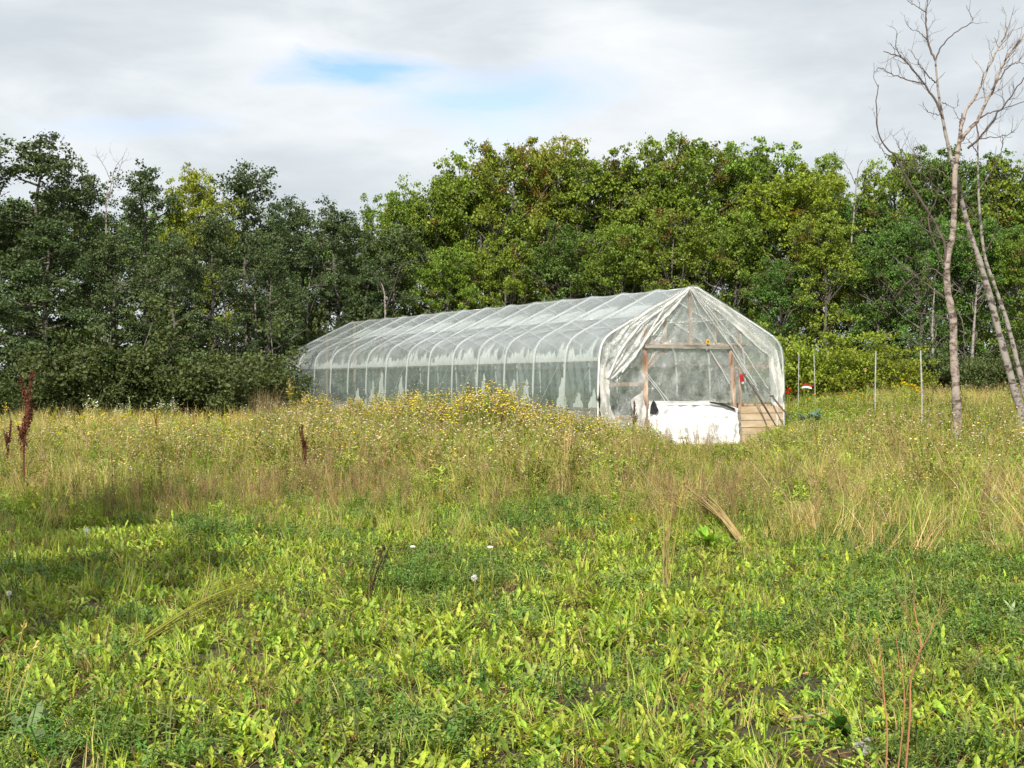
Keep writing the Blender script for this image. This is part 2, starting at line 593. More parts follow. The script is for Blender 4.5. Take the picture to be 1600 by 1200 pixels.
def build_greenhouse():
    rng = np.random.RandomState(3)
    # hoops
    first = None
    full = np.concatenate([half, np.stack([GW - half[::-1][1:, 0], half[::-1][1:, 1]], 1)])
    tt = np.linspace(0, 1, 60)
    d = np.concatenate([[0], np.cumsum(np.linalg.norm(np.diff(full, axis=0), axis=1))])
    d /= d[-1]
    pth = np.stack([np.interp(tt, d, full[:, 0]), np.zeros(60), np.interp(tt, d, full[:, 1])], 1)
    for k in range(NB + 1):
        y = GL * k / NB
        if first is None:
            g = Geo()
            tube(g, pth, 0.024, 7)
            first = g.build('hoop', M['pipe'], gh, True)
        else:
            c = first.copy()
            COL.objects.link(c)
            c.parent = gh
            c.location = (0, y, rng.uniform(-0.012, 0.012))
    # long rails
    for (u, z, nm, r) in ((GW / 2, APEX - 0.05, 'ridge_pipe', 0.025), (1.25, 3.03, 'purlin', 0.018), (GW - 1.25, 3.03, 'purlin', 0.018)):
        g = Geo()
        ys = np.linspace(0, GL, 40)
        tube(g, np.stack([np.full(40, u), ys, z + 0.006 * np.sin(ys * 3)], 1), r, 6)
        g.build(nm, M['pipe'], gh, True)
    for u in (0.03, GW - 0.03):
        g = Geo()
        beam(g, (u, 0, HIP - 0.02), (u, GL, HIP - 0.02), 0.05, 0.035)
        g.build('hip_rail', M['greywood'], gh)
        g = Geo()
        beam(g, (u, 0.0, 0.86), (u, GL, 0.86), 0.06, 0.05)
        g.build('base_rail', M['greywood'], gh)
    # skirt boards
    for u in (-0.075, GW + 0.075):
        for k in range(7):
            g = Geo()
            box(g, (u, GL * (k + 0.5) / 7, 0.40), (0.03, GL / 7 - 0.03, 0.86))
            g.build('skirt_board', M['skirt'], gh)

    # roof film, sagging between the hoops and creased towards the hip
    nt, ny = 64, NB * 14 + 1
    T = np.linspace(0, 1, nt)
    Y = np.linspace(-0.03, GL + 0.03, ny)
    U0, Z0 = prof(T)
    cx, cz = GW / 2, 1.6
    nx_, nz_ = U0 - cx, (Z0 - cz)
    nl = np.hypot(nx_, nz_)
    nx_, nz_ = nx_ / nl, nz_ / nl
    YY, TT = np.meshgrid(Y, T)
    fr = (YY / GL * NB) % 1.0
    bay = np.floor(YY / GL * NB)
    sag = np.sin(np.pi * np.clip(fr, 0, 1)) ** 0.8
    s = np.minimum(TT, 1 - TT) * ARC      # metres above hip
    dis = 0.042 - 0.045 * sag * (0.5 + 0.5 * smooth(s, 0.2, 1.4)) * (0.7 + 0.6 * vnoise(bay * 3.1, 0 * bay, 1, 7))
    ph = s * 9 + fr * 7 + vnoise(YY, s, 1.0, 11) * 5 + bay * 2.1
    dis = dis + 0.030 * np.sin(ph) * sag * (1 - smooth(s, 1.4, 2.4)) * smooth(s, 0.05, 0.4)
    dis = dis + 0.05 * (fbm(YY, s, 0.7, 13, 4) - 0.5) * sag
    P = np.stack([U0[:, None] + nx_[:, None] * dis, YY, Z0[:, None] + nz_[:, None] * dis], -1)
    g = Geo()
    sheet(g, P)
    g.build('roof_film', M['roof_film'], gh, True)

    def surf(sm, y, inset):
        t = sm / ARC
        u, z = prof(t)
        a, b = u - cx, z - cz
        l = np.hypot(a, b)
        return np.stack([u - a / l * inset, np.asarray(y, float) + 0 * u, z - b / l * inset], -1)

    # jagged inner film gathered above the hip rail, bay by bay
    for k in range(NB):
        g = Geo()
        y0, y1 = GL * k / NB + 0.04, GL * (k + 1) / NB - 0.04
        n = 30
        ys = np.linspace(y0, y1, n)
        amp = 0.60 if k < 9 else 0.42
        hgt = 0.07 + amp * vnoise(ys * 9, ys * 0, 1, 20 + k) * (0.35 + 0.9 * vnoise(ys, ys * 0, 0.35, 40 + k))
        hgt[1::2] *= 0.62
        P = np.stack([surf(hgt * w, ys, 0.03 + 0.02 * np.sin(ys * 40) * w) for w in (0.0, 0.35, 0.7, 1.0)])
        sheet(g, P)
        g.build('inner_film_strip', M['liner_and_sunlit'], gh)
    # white panels that paint in the sunlit far roof slope above the purlin
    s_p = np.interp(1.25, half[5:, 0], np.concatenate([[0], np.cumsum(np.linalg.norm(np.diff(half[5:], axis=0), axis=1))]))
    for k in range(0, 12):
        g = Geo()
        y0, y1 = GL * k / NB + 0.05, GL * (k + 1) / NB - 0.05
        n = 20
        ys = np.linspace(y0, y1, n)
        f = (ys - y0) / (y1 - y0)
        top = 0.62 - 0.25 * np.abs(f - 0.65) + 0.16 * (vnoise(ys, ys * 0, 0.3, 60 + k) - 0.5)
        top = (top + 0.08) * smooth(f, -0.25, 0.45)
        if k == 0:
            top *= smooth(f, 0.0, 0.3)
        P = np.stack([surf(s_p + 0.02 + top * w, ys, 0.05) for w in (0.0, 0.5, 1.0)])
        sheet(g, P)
        g.build('sunlit_roof_panel', M['liner_and_sunlit'], gh)

    # side curtains
    for side in (0, 1):
        nz = 16
        zz = np.linspace(0.84, HIP, nz)
        YY, ZZ = np.meshgrid(Y, zz)
        fr = (YY / GL * NB) % 1.0
        u = np.interp(ZZ, half[:, 1], half[:, 0]) - 0.032 - 0.008 * np.sin(np.pi * fr)
        w = (ZZ - 0.84) / (HIP - 0.84)
        u = u + 0.02 * np.sin(YY * 21 + vnoise(YY, ZZ, 0.6, 15) * 6 - ZZ * 7) * np.sin(np.pi * fr) * (0.4 + 0.6 * w)
        if side:
            u = GW - u
        g = Geo()
        sheet(g, np.stack([u, YY, ZZ], -1))
        g.build('side_film', M['side_film'], gh, True)
    # torn white strips hanging inside the left curtain
    for (k, f0, f1, h0) in ((2, 0.15, 0.45, 0.75), (2, 0.55, 1.0, 0.62), (1, 0.0, 0.3, 0.8), (3, 0.7, 0.95, 0.85), (7, 0.2, 0.5, 0.95), (8, 0.1, 0.5, 0.85), (8, 0.6, 0.9, 0.6), (9, 0.4, 0.7, 0.5),
                            (0, 0.05, 0.35, 0.4), (0, 0.5, 0.8, 0.32)):
        n = 14
        f = np.linspace(f0, f1, n)
        ys = GL * (k + f) / NB
        e = np.linspace(0, 1, n)
        top = h0 * (np.minimum(e / 0.35, 1) * np.minimum((1 - e) / 0.5, 1)) ** 0.8 * (0.75 + 0.4 * rng.rand(n))
        P = np.stack([np.stack([np.full(n, 0.03) + 0.02 * np.sin(e * 25), ys, 0.9 + top * w], -1) for w in (0, 0.33, 0.66, 1)])
        g = Geo()
        sheet(g, P)
        g.build('torn_film', M['liner_and_sunlit'], gh)
    # cords crossing inside the side bays
    for k in range(0, 9):
        y = GL * k / NB
        g = Geo()
        tube(g, [(0.05, y + 0.35, HIP - 0.03), (0.06, y + 0.9, 1.4), (0.05, y + 1.35, 0.9)], 0.006, 4)
        g.build('side_cord', M['white'], gh)

    # end walls of film
    def endwall(yy, sgn, zb):
        nu, nv = 90, 70
        u = np.linspace(0.02, GW - 0.02, nu)
        uu = np.minimum(u, GW - u)
        zt = np.interp(uu, half[5:, 0], half[5:, 1])
        V_, U_ = np.meshgrid(np.linspace(0, 1, nv), u, indexing='ij')
        zbv = np.broadcast_to(zb(u), (nv, nu)) if callable(zb) else zb
        Z_ = zbv + (zt[None, :] - zbv) * V_
        ang = np.arctan2(U_ - GW / 2, APEX - Z_ + 0.2)
        dist = np.hypot(U_ - GW / 2, APEX - Z_)
        w = 0.020 * np.sin(ang * 34 + 3 * vnoise(U_, Z_, 0.7, 22)) * smooth(dist, 0, 0.8) * (0.3 + smooth(np.abs(ang), 0.2, 0.7))
        w = w + 0.05 * (fbm(U_, Z_, 0.5, 24, 4) - 0.5)
        return np.stack([U_, yy + sgn * (0.055 + w), Z_], -1)
    ud0, ud1 = F(1010, 630)[0], F(1150, 630)[0]
    uw = F(1157, 630)[0]

    def zb(u):
        return np.where(u < ud0, 0.35, np.where(u < uw, 0.99, 1.0))
    g = Geo()
    sheet(g, endwall(0, -1, zb))
    g.build('end_film', M['end_film'], gh, True)
    g = Geo()
    sheet(g, endwall(GL, 1, lambda u: 0 * u + 0.3))
    g.build('end_film', M['end_film'], gh, True)

    # timber frame of the front end, placed on the wall
    def stud(name, a, b, w=0.085, h=0.05, off=0.0, m='wood'):
        g = Geo()
        beam(g, F(a[0], a[1], off), F(b[0], b[1], off), w, h, rng=rng, jit=0.004)
        return g.build(name, M[m], gh)
    stud('center_stud', (1078, 451), (1079, 541))
    stud('stud', (1039, 483), (1039, 540), 0.07)
    stud('stud', (1118, 483), (1117, 541), 0.06)
    stud('stud', (1156, 508), (1155, 570), 0.07)
    for (a, b) in (((1007, 512), (1009, 668)), ((1141, 544), (1149, 668))):
        stud('door_post', a, b, 0.10, 0.09, 0.03)
    stud('door_post', (1156, 570), (1157, 690), 0.09, 0.06, 0.02)
    stud('header', (1006, 541), (1146, 542), 0.10, 0.10, 0.07, 'greywood')
    stud('top_plate', (1008, 536), (1168, 538), 0.045, 0.05, 0.02)
    stud('rail', (950, 601), (1007, 600), 0.09, 0.04)
    stud('rail', (950, 652), (1006, 652), 0.09, 0.04)
    stud('rail', (1150, 574), (1206, 573), 0.09, 0.04)
    stud('rail', (1158, 632), (1222, 633), 0.05, 0.06)
    stud('edge_post', (943, 567), (944, 668), 0.10, 0.06)
    stud('edge_post', (1207, 545), (1210, 668), 0.08, 0.05)
    stud('knee_brace', (1038, 548), (1009, 578), 0.05, 0.04, 0.02)
    stud('knee_brace', (1105, 548), (1137, 588), 0.05, 0.04, 0.02, 'greywood')
    stud('knee_brace', (1024, 548), (1011, 572), 0.025, 0.03, 0.03, 'newwood')
    # far end frame, dim through the film
    for u in (1.6, 2.67, 3.7):
        g = Geo()
        beam(g, (u, GL - 0.05, 0.0), (u, GL - 0.05, np.interp(min(u, GW - u), half[5:, 0], half[5:, 1]) - 0.05), 0.09, 0.05)
        g.build('end_post', M['wood'], gh)
    g = Geo()
    beam(g, (1.6, GL - 0.06, 2.1), (3.7, GL - 0.06, 2.1), 0.09, 0.06)
    g.build('end_header', M['wood'], gh)

    # bunched film: ruled sheets between two traced edges, crumpled
    def path(pts, n, off):
        P = np.array([F(x, y, off) for x, y in pts])
        d = np.concatenate([[0], np.cumsum(np.linalg.norm(np.diff(P, axis=0), axis=1))])
        d /= d[-1]
        t = np.linspace(0, 1, n)
        return np.stack([np.interp(t, d, P[:, i]) for i in range(3)], 1)

    def ruled(name, A, B, mat='fold', off=0.12, amp=0.05, n=60, m=12, freq=5, seed=0, belly=0.0, zmin=None):
        a, b = path(A, n, off), path(B, n, off)
        w = np.linspace(0, 1, m)[:, None, None]
        P = a[None] * (1 - w) + b[None] * w
        i, j = np.meshgrid(np.arange(m), np.arange(n), indexing='ij')
        L = np.linalg.norm(np.diff(a, axis=0), axis=1).sum()
        cr = np.sin(i / m * freq * 6.28 + 4 * vnoise(i, j * 1.0, 9, seed)) * 0.5 + 1.6 * (fbm(i / m * 1.2, j / n * L, 0.28, seed, 4) - 0.5)
        P[..., 1] -= amp * cr * 0.7 + belly * np.sin(np.pi * i / (m - 1) * 0.8)
        P[..., 0] += amp * 0.35 * (fbm(i * 1.0, j * 1.0, 3, seed + 5) - 0.5)
        P[..., 2] += amp * 0.5 * (fbm(i * 1.0, j * 1.0, 4, seed + 7) - 0.5)
        if zmin is not None:
            P[..., 2] = np.maximum(P[..., 2], zmin)
        g = Geo()
        sheet(g, P)
        return g.build(name, M[mat], gh, True)
    # left gathered curtain
    ruled('gathered_film', [(1077, 447), (1040, 472), (1000, 498), (965, 545), (946, 590)], [(1076, 455), (1042, 492), (1010, 530), (985, 567), (956, 594)], 'gather', off=0.10, amp=0.075, freq=3, seed=1, m=26)
    ruled('edge_film', [(1066, 451), (1010, 482), (968, 512), (946, 540), (937, 566)], [(1068, 456), (1018, 490), (985, 515), (965, 552), (950, 580)], 'gather', off=0.08, amp=0.06, freq=2, seed=2)
    ruled('edge_film', [(937, 566), (936, 600), (937, 640), (941, 663)], [(952, 575), (951, 605), (955, 640), (968, 664)], off=0.07, amp=0.07, freq=2, seed=3, m=8)
    ruled('edge_film', [(985, 625), (990, 645), (982, 670)], [(1006, 610), (1008, 640), (1006, 672)], off=0.08, amp=0.07, freq=2, seed=4, m=8)
    ruled('edge_film', [(955, 655), (990, 656), (1006, 655)], [(950, 684), (990, 688), (1006, 690)], off=0.08, amp=0.05, freq=2, seed=9, m=8)
    # right flap folded over the edge
    ruled('edge_film', [(1079, 446), (1130, 475), (1188, 517), (1213, 547), (1221, 590), (1222, 620), (1226, 668)],
          [(1079, 453), (1125, 490), (1178, 538), (1200, 555), (1203, 600), (1207, 640), (1208, 672)], off=0.06, amp=0.07, freq=2, seed=5, m=12)
    ruled('end_sheet_fold', [(1080, 450), (1110, 486), (1150, 540), (1185, 605)], [(1080, 452), (1100, 486), (1140, 548), (1176, 604)], 'end_film', 0.09, 0.05, freq=3, seed=6, m=10)
    # narrow pleats radiating from the ridge
    k = 0
    for pts, r in (([(1078, 450), (1105, 490), (1150, 553), (1182, 603)], 0.014), ([(1078, 450), (1118, 500), (1145, 545), (1168, 586)], 0.010),
                   ([(1079, 450), (1130, 508), (1160, 545), (1200, 607)], 0.012), ([(1077, 450), (1093, 490), (1120, 535)], 0.008),
                   ([(1076, 451), (1045, 490), (1020, 525)], 0.014), ([(1077, 452), (1050, 486), (1022, 512), (990, 560), (955, 592)], 0.022),
                   ([(1077, 451), (1042, 478), (1000, 507), (968, 550), (950, 590)], 0.026), ([(1040, 478), (1020, 510), (1000, 545), (972, 582)], 0.02)):
        P = path(pts, 30, 0.13)
        g = Geo()
        tube(g, P + rng.normal(0, 0.004, P.shape), r * (0.7 + 0.6 * rng.rand(30)), 6, rough=0.3, rng=rng)
        g.build('film_pleat', M['fold'], gh, True)
        k += 1
    for pts in ([(1009, 581), (1028, 605), (1046, 628)], [(1009, 586), (1030, 612), (1040, 628)], [(1110, 548), (1128, 578), (1140, 600)], [(1142, 548), (1165, 585), (1185, 610)]):
        g = Geo()
        tube(g, path(pts, 12, 0.10), 0.008, 5)
        g.build('tie_cord', M['white'], gh)

    # white tarp across the lower doorway, slumping outwards
    top = [(1014, 629), (1030, 627), (1060, 629), (1095, 627), (1120, 631), (1152, 641)]
    bot = [(1010, 692), (1035, 690), (1075, 694), (1110, 702), (1132, 710), (1154, 694)]
    a, b = path(top, 50, 0.14), path(bot, 50, 0.50)
    w = np.linspace(0, 1, 26)[:, None, None]
    P = a[None] * (1 - w) + b[None] * w
    i, j = np.meshgrid(np.linspace(0, 1, 26), np.linspace(0, 1, 50), indexing='ij')
    P[..., 1] -= 0.03 * np.sin(np.pi * i) + 0.030 * np.sin(j * 44 + 9 * vnoise(i * 2, j * 5, 1, 3)) * (0.4 + i) + 0.16 * (fbm(i * 2, j * 4, 0.45, 31, 5) - 0.5)
    P[..., 2] += 0.05 * (vnoise(j * 9, i * 0, 1, 5) - 0.5) + i * 0.16 * (vnoise(j * 13, i * 0, 1, 8) - 0.5)
    P[..., 1] -= 0.05 * (fbm(i * 3 + j * 2, j * 7 - i * 4, 0.5, 77, 4) - 0.5)
    P[..., 2] = np.maximum(P[..., 2], 0.03)
    g = Geo()
    sheet(g, P)
    g.build('door_tarp', M['tarp'], gh, True)
    ruled('tarp_hem', [(1014, 626), (1060, 627), (1110, 626), (1128, 630), (1153, 638)], [(1014, 631), (1060, 633), (1110, 632), (1128, 637), (1153, 644)], 'tarp', 0.19, 0.02, freq=1, seed=12, m=6)
    ruled('black_lining', [(1015, 647), (1016, 634), (1020, 626)], [(1026, 647), (1030, 641), (1024, 628)], 'black', 0.30, 0.02, n=10, seed=8, m=6)
    ruled('black_lining', [(1108, 627), (1130, 630), (1148, 638)], [(1110, 630), (1132, 635), (1150, 643)], 'black', 0.24, 0.02, n=20, seed=8, m=4)
    # rough planks right of the doorway
    for q in range(5):
        y0, y1 = 634 + q * 11.2, 634 + (q + 1) * 11.2 - 0.5
        a, b = F(1158, (y0 + y1) / 2, 0.06), F(1223, (y0 + y1) / 2 + 1, 0.06)
        h = abs(F(1190, y0)[2] - F(1190, y1)[2])
        g = Geo()
        box(g, (a + b) / 2 + np.array([0, rng.uniform(-0.006, 0.006), 0]), (b[0] - a[0], 0.03, h - 0.008), rng=rng, jit=0.003)
        g.build('plank', M['newwood'], gh)
    g = Geo()
    a, b = F(1154, 640, 0.1), F(1157, 692, 0.1)
    beam(g, a, b, 0.08, 0.03, rng=rng, jit=0.004)
    g.build('door_jamb', M['greywood'], gh)


build_greenhouse()


def gw(p):
    """greenhouse coordinates -> world"""
    u, v, z = p
    return np.array([GX + CT * u - ST * v, GD + ST * u + CT * v, z + GZ])


# ------------------------------------------------------------ plant shapes
def leaf_strip(g, base, az, el, length, width, col, curl=0.6, lobes=0, rng=None, seg=5, mat=0, fold=0.15):
    """a curved leaf blade of seg pieces; lobes > 0 makes the edge toothed"""
    d = np.array([math.cos(az), math.sin(az)])
    P, e, ds = [np.array(base, float)], el, length / seg
    for k in range(seg):
        P.append(P[-1] + ds * np.array([d[0] * math.cos(e), d[1] * math.cos(e), math.sin(e)]))
        e -= curl / seg
    side = np.array([-d[1], d[0], 0])
    P = np.array(P)
    t = np.linspace(0, 1, seg + 1)
    w = width * np.sin(np.pi * np.clip(t * 0.92 + 0.08, 0, 1)) ** 0.7 * (0.55 + 0.7 * t)
    w[-1] = 0.002
    if lobes:
        w[1:-1:2] *= 0.60
    V = np.concatenate([P - side * w[:, None] / 2 + [0, 0, width * fold], P, P + side * w[:, None] / 2 + [0, 0, width * fold]])
    n = seg + 1
    i = np.arange(seg)
    Fc = np.concatenate([np.stack([i, i + 1, n + i + 1, n + i], 1), np.stack([n + i, n + i + 1, 2 * n + i + 1, 2 * n + i], 1)])
    if seg > 3:
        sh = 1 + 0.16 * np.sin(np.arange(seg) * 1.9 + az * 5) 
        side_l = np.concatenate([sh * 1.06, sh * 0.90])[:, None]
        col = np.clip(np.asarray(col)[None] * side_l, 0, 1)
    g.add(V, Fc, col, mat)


def jitcol(rng, c, v=0.15):
    c = np.array(c) * (1 + rng.uniform(-v, v))
    c = c * (1 + rng.uniform(-v / 3, v / 3, 3))
    return np.clip(c, 0.002, 1)


def blades(g, rng, n, hmin, hmax, w, col, spread=0.06, lean=0.5, seg=4, mat=0, v=0.2):
    """grass blades as thin curved ribbons"""
    for _ in range(n):
        a = rng.uniform(0, 6.28)
        r = spread * math.sqrt(rng.rand())
        b = rng.uniform(0, 6.28)
        c0 = col[rng.randint(len(col))]
        h = rng.uniform(hmin, hmax)
        t = np.linspace(0, 1, seg + 1)
        ln = rng.uniform(0.1, lean) * h
        x = r * math.cos(a) + ln * math.cos(b) * t ** 2
        y = r * math.sin(a) + ln * math.sin(b) * t ** 2
        z = h * (t - 0.25 * t ** 3 * rng.rand())
        P = np.stack([x, y, z], 1)
        s = np.array([math.cos(b + 1.2), math.sin(b + 1.2), 0]) * w * 0.5
        ww = (1 - t ** 2)[:, None] * 0.9 + 0.1
        V = np.concatenate([P - s * ww, P + s * ww])
        i = np.arange(seg)
        g.add(V, np.stack([i, i + 1, seg + 2 + i, seg + 1 + i], 1), jitcol(rng, c0, v), mat)


GREEN = (0.32, 0.43, 0.045)
YGREEN = (0.41, 0.51, 0.06)
DGREEN = (0.20, 0.29, 0.045)
BGREEN = (0.20, 0.30, 0.08)
STRAW = (0.52, 0.39, 0.17)
BROWN = (0.26, 0.145, 0.07)
TAN = (0.40, 0.26, 0.12)
DBROWN = (0.10, 0.06, 0.035)
RUST = (0.13, 0.048, 0.032)

PROTO = bpy.data.collections.new('plant_prototypes')   # not linked to the scene


def proto(name, g, mats):
    o = g.build(name, mats, link=False)
    PROTO_OBJS[name] = o
    return o


PROTO_OBJS = {}
LM = [M['leaf'], M['dry'], M['petal']]


def rosette(rng, n, L, W, lobes, cols, up=(0.35, 1.25), dead=0.1, spread=0.05):
    g = Geo()
    for _ in range(n):
        a = rng.uniform(0, 6.28)
        el = rng.uniform(*up)
        c = cols[rng.randint(len(cols))]
        mat = 0
        if rng.rand() < dead:
            c, mat, el = (BROWN, TAN, STRAW)[rng.randint(3)], 1, rng.uniform(-0.05, 0.3)
        b = (spread * rng.randn(), spread * rng.randn(), -0.01)
        leaf_strip(g, b, a, el, L * rng.uniform(0.55, 1.1), W * rng.uniform(0.7, 1.2), jitcol(rng, c, 0.22), rng.uniform(0.2, 1.3), lobes, seg=8 if lobes else 4, mat=mat)
    return g


def clover(rng, n, h, s, cols, spread=0.14):
    """many small leaflets on fine stems (alfalfa, clover, vetch)"""
    g = Geo()
    for _ in range(n):
        a, r = rng.uniform(0, 6.28), spread * math.sqrt(rng.rand())
        b = np.array([r * math.cos(a), r * math.sin(a), 0])
        top = b + np.array([rng.normal(0, 0.04), rng.normal(0, 0.04), h * rng.uniform(0.4, 1.1)])
        c = jitcol(rng, cols[rng.randint(len(cols))], 0.25)
        tube(g, [b, (b + top) / 2 + rng.normal(0, 0.01, 3), top], 0.0022, 3, c * 0.8, 0, False)
        for q in range(3):
            for t_ in (1.0, 0.75, 0.5):
                base = b + (top - b) * t_
                leaf_strip(g, base, a + q * 2.1 + t_ * 3, rng.uniform(-0.2, 0.7), s * rng.uniform(0.7, 1.3), s * 0.55, jitcol(rng, c, 0.15), 0.4, seg=2, fold=0.1)
    return g


def stalks(rng, n, h, spread, cols, seeds=True, r=0.0028, nb=6, seedc=(BROWN, DBROWN), fuzz=16):
    """dry upright branching stems carrying small seed clusters"""
    g = Geo()
    for _ in range(n):
        a, rr = rng.uniform(0, 6.28), spread * math.sqrt(rng.rand())
        b = np.array([rr * math.cos(a), rr * math.sin(a), 0])
        hh = h * rng.uniform(0.6, 1.15)
        lean = rng.normal(0, 0.10, 2) * hh
        t = np.linspace(0, 1, 5)
        P = np.stack([b[0] + lean[0] * t ** 1.5, b[1] + lean[1] * t ** 1.5, hh * t], 1)
        P[1:-1, :2] += rng.normal(0, 0.008, (3, 2))
        c = jitcol(rng, cols[rng.randint(len(cols))], 0.25)
        tube(g, P, r * np.linspace(1.2, 0.5, 5), 3, c, 1, False)
        tips = [P[-1]]
        for _k in range(nb):
            tt = rng.uniform(0.4, 0.95)
            s0 = np.array([np.interp(tt, t, P[:, i]) for i in range(3)])
            az = rng.uniform(0, 6.28)
            ln = hh * rng.uniform(0.08, 0.22)
            e = s0 + np.array([math.cos(az) * ln * 0.45, math.sin(az) * ln * 0.45, ln * 0.9])
            tube(g, [s0, (s0 + e) / 2 + [math.cos(az) * 0.01, math.sin(az) * 0.01, -0.005], e], r * 0.55, 3, c, 1, False)
            tips.append(e)
        if seeds:
            for e in tips:
                m_ = max(2, fuzz // (nb + 1))
                q = e + rng.normal(0, 0.014, (m_, 3)) - [0, 0, 0.015]
                s = rng.uniform(0.004, 0.009, (m_, 1))
                d1, d2 = rng.normal(0, 1, (m_, 3)), rng.normal(0, 1, (m_, 3))
                V = np.concatenate([q + s * d1, q + s * d2, q - s * d1 * 0.7], 1).reshape(-1, 3)
                g.add(V, np.arange(len(V)).reshape(-1, 3), jitcol(rng, seedc[rng.randint(len(seedc))], 0.3), 1)
    return g


def flower_weed(rng, h, nst, spread, flowers, leafc, fl_yellow=(0.86, 0.68, 0.05), fluff=(0.78, 0.68, 0.5), fr=0.55, lean=0.1, scale=1.0, nlf=(5, 9)):
    """leafy stems that branch at the top into flower heads and fluffy seed heads"""
    g = Geo()
    for _ in range(nst):
        a, rr = rng.uniform(0, 6.28), spread * math.sqrt(rng.rand())
        b = np.array([rr * math.cos(a), rr * math.sin(a), 0])
        hh = h * rng.uniform(0.65, 1.1)
        ln = rng.normal(0, lean, 2) * hh
        t = np.linspace(0, 1, 6)
        P = np.stack([b[0] + ln[0] * t ** 1.6, b[1] + ln[1] * t ** 1.6, hh * t], 1)
        c = jitcol(rng, leafc[rng.randint(len(leafc))], 0.25)
        sc_ = jitcol(rng, (c * 1.05, c * 0.9, (0.30, 0.27, 0.09), TAN)[rng.randint(4)], 0.2)
        tube(g, P, 0.0045 * scale * np.linspace(1.2, 0.5, 6), 3, sc_, 1, False)
        for k in range(rng.randint(*nlf)):
            tt = rng.uniform(0.08, 0.85)
            s0 = [np.interp(tt, t, P[:, i]) for i in range(3)]
            leaf_strip(g, s0, rng.uniform(0, 6.28), rng.uniform(0.1, 0.9), 0.13 * scale * rng.uniform(0.6, 1.3) * (1.2 - 0.6 * tt), 0.022 * scale * rng.uniform(0.7, 1.4), jitcol(rng, c, 0.2), rng.uniform(0.4, 1.4), seg=3)
        for k in range(flowers):
            tt = rng.uniform(0.6, 0.97)
            s0 = np.array([np.interp(tt, t, P[:, i]) for i in range(3)])
            az = rng.uniform(0, 6.28)
            L_ = hh * rng.uniform(0.05, 0.20)
            e = s0 + np.array([math.cos(az) * L_ * 0.6, math.sin(az) * L_ * 0.6, L_])
            tube(g, [s0, e], 0.002 * scale, 3, sc_, 1, False)
            isf = rng.rand() < fr
            r = (rng.uniform(0.012, 0.019) if isf else rng.uniform(0.008, 0.014)) * scale
            cc = jitcol(rng, fl_yellow if isf else (fluff, BROWN, fluff)[rng.randint(3)], 0.12)
            # small dome of six petals
            an = np.arange(6) * math.pi / 3 + rng.rand()
            ring = e + np.stack([np.cos(an) * r, np.sin(an) * r, np.full(6, 0.3 * r) + rng.uniform(-0.4, 0.4, 6) * r], 1)
            V = np.concatenate([ring, [e + [0, 0, 0.9 * r]], [e - [0, 0, 0.7 * r]]])
            Fq = [[i, (i + 1) % 6, 6] for i in range(6)] + [[(i + 1) % 6, i, 7] for i in range(6)]
            cl = np.concatenate([np.tile(cc, (6, 1)), np.tile(cc * 0.6 if isf else cc, (6, 1))])
            g.add(V, Fq, cl, 2)
    return g


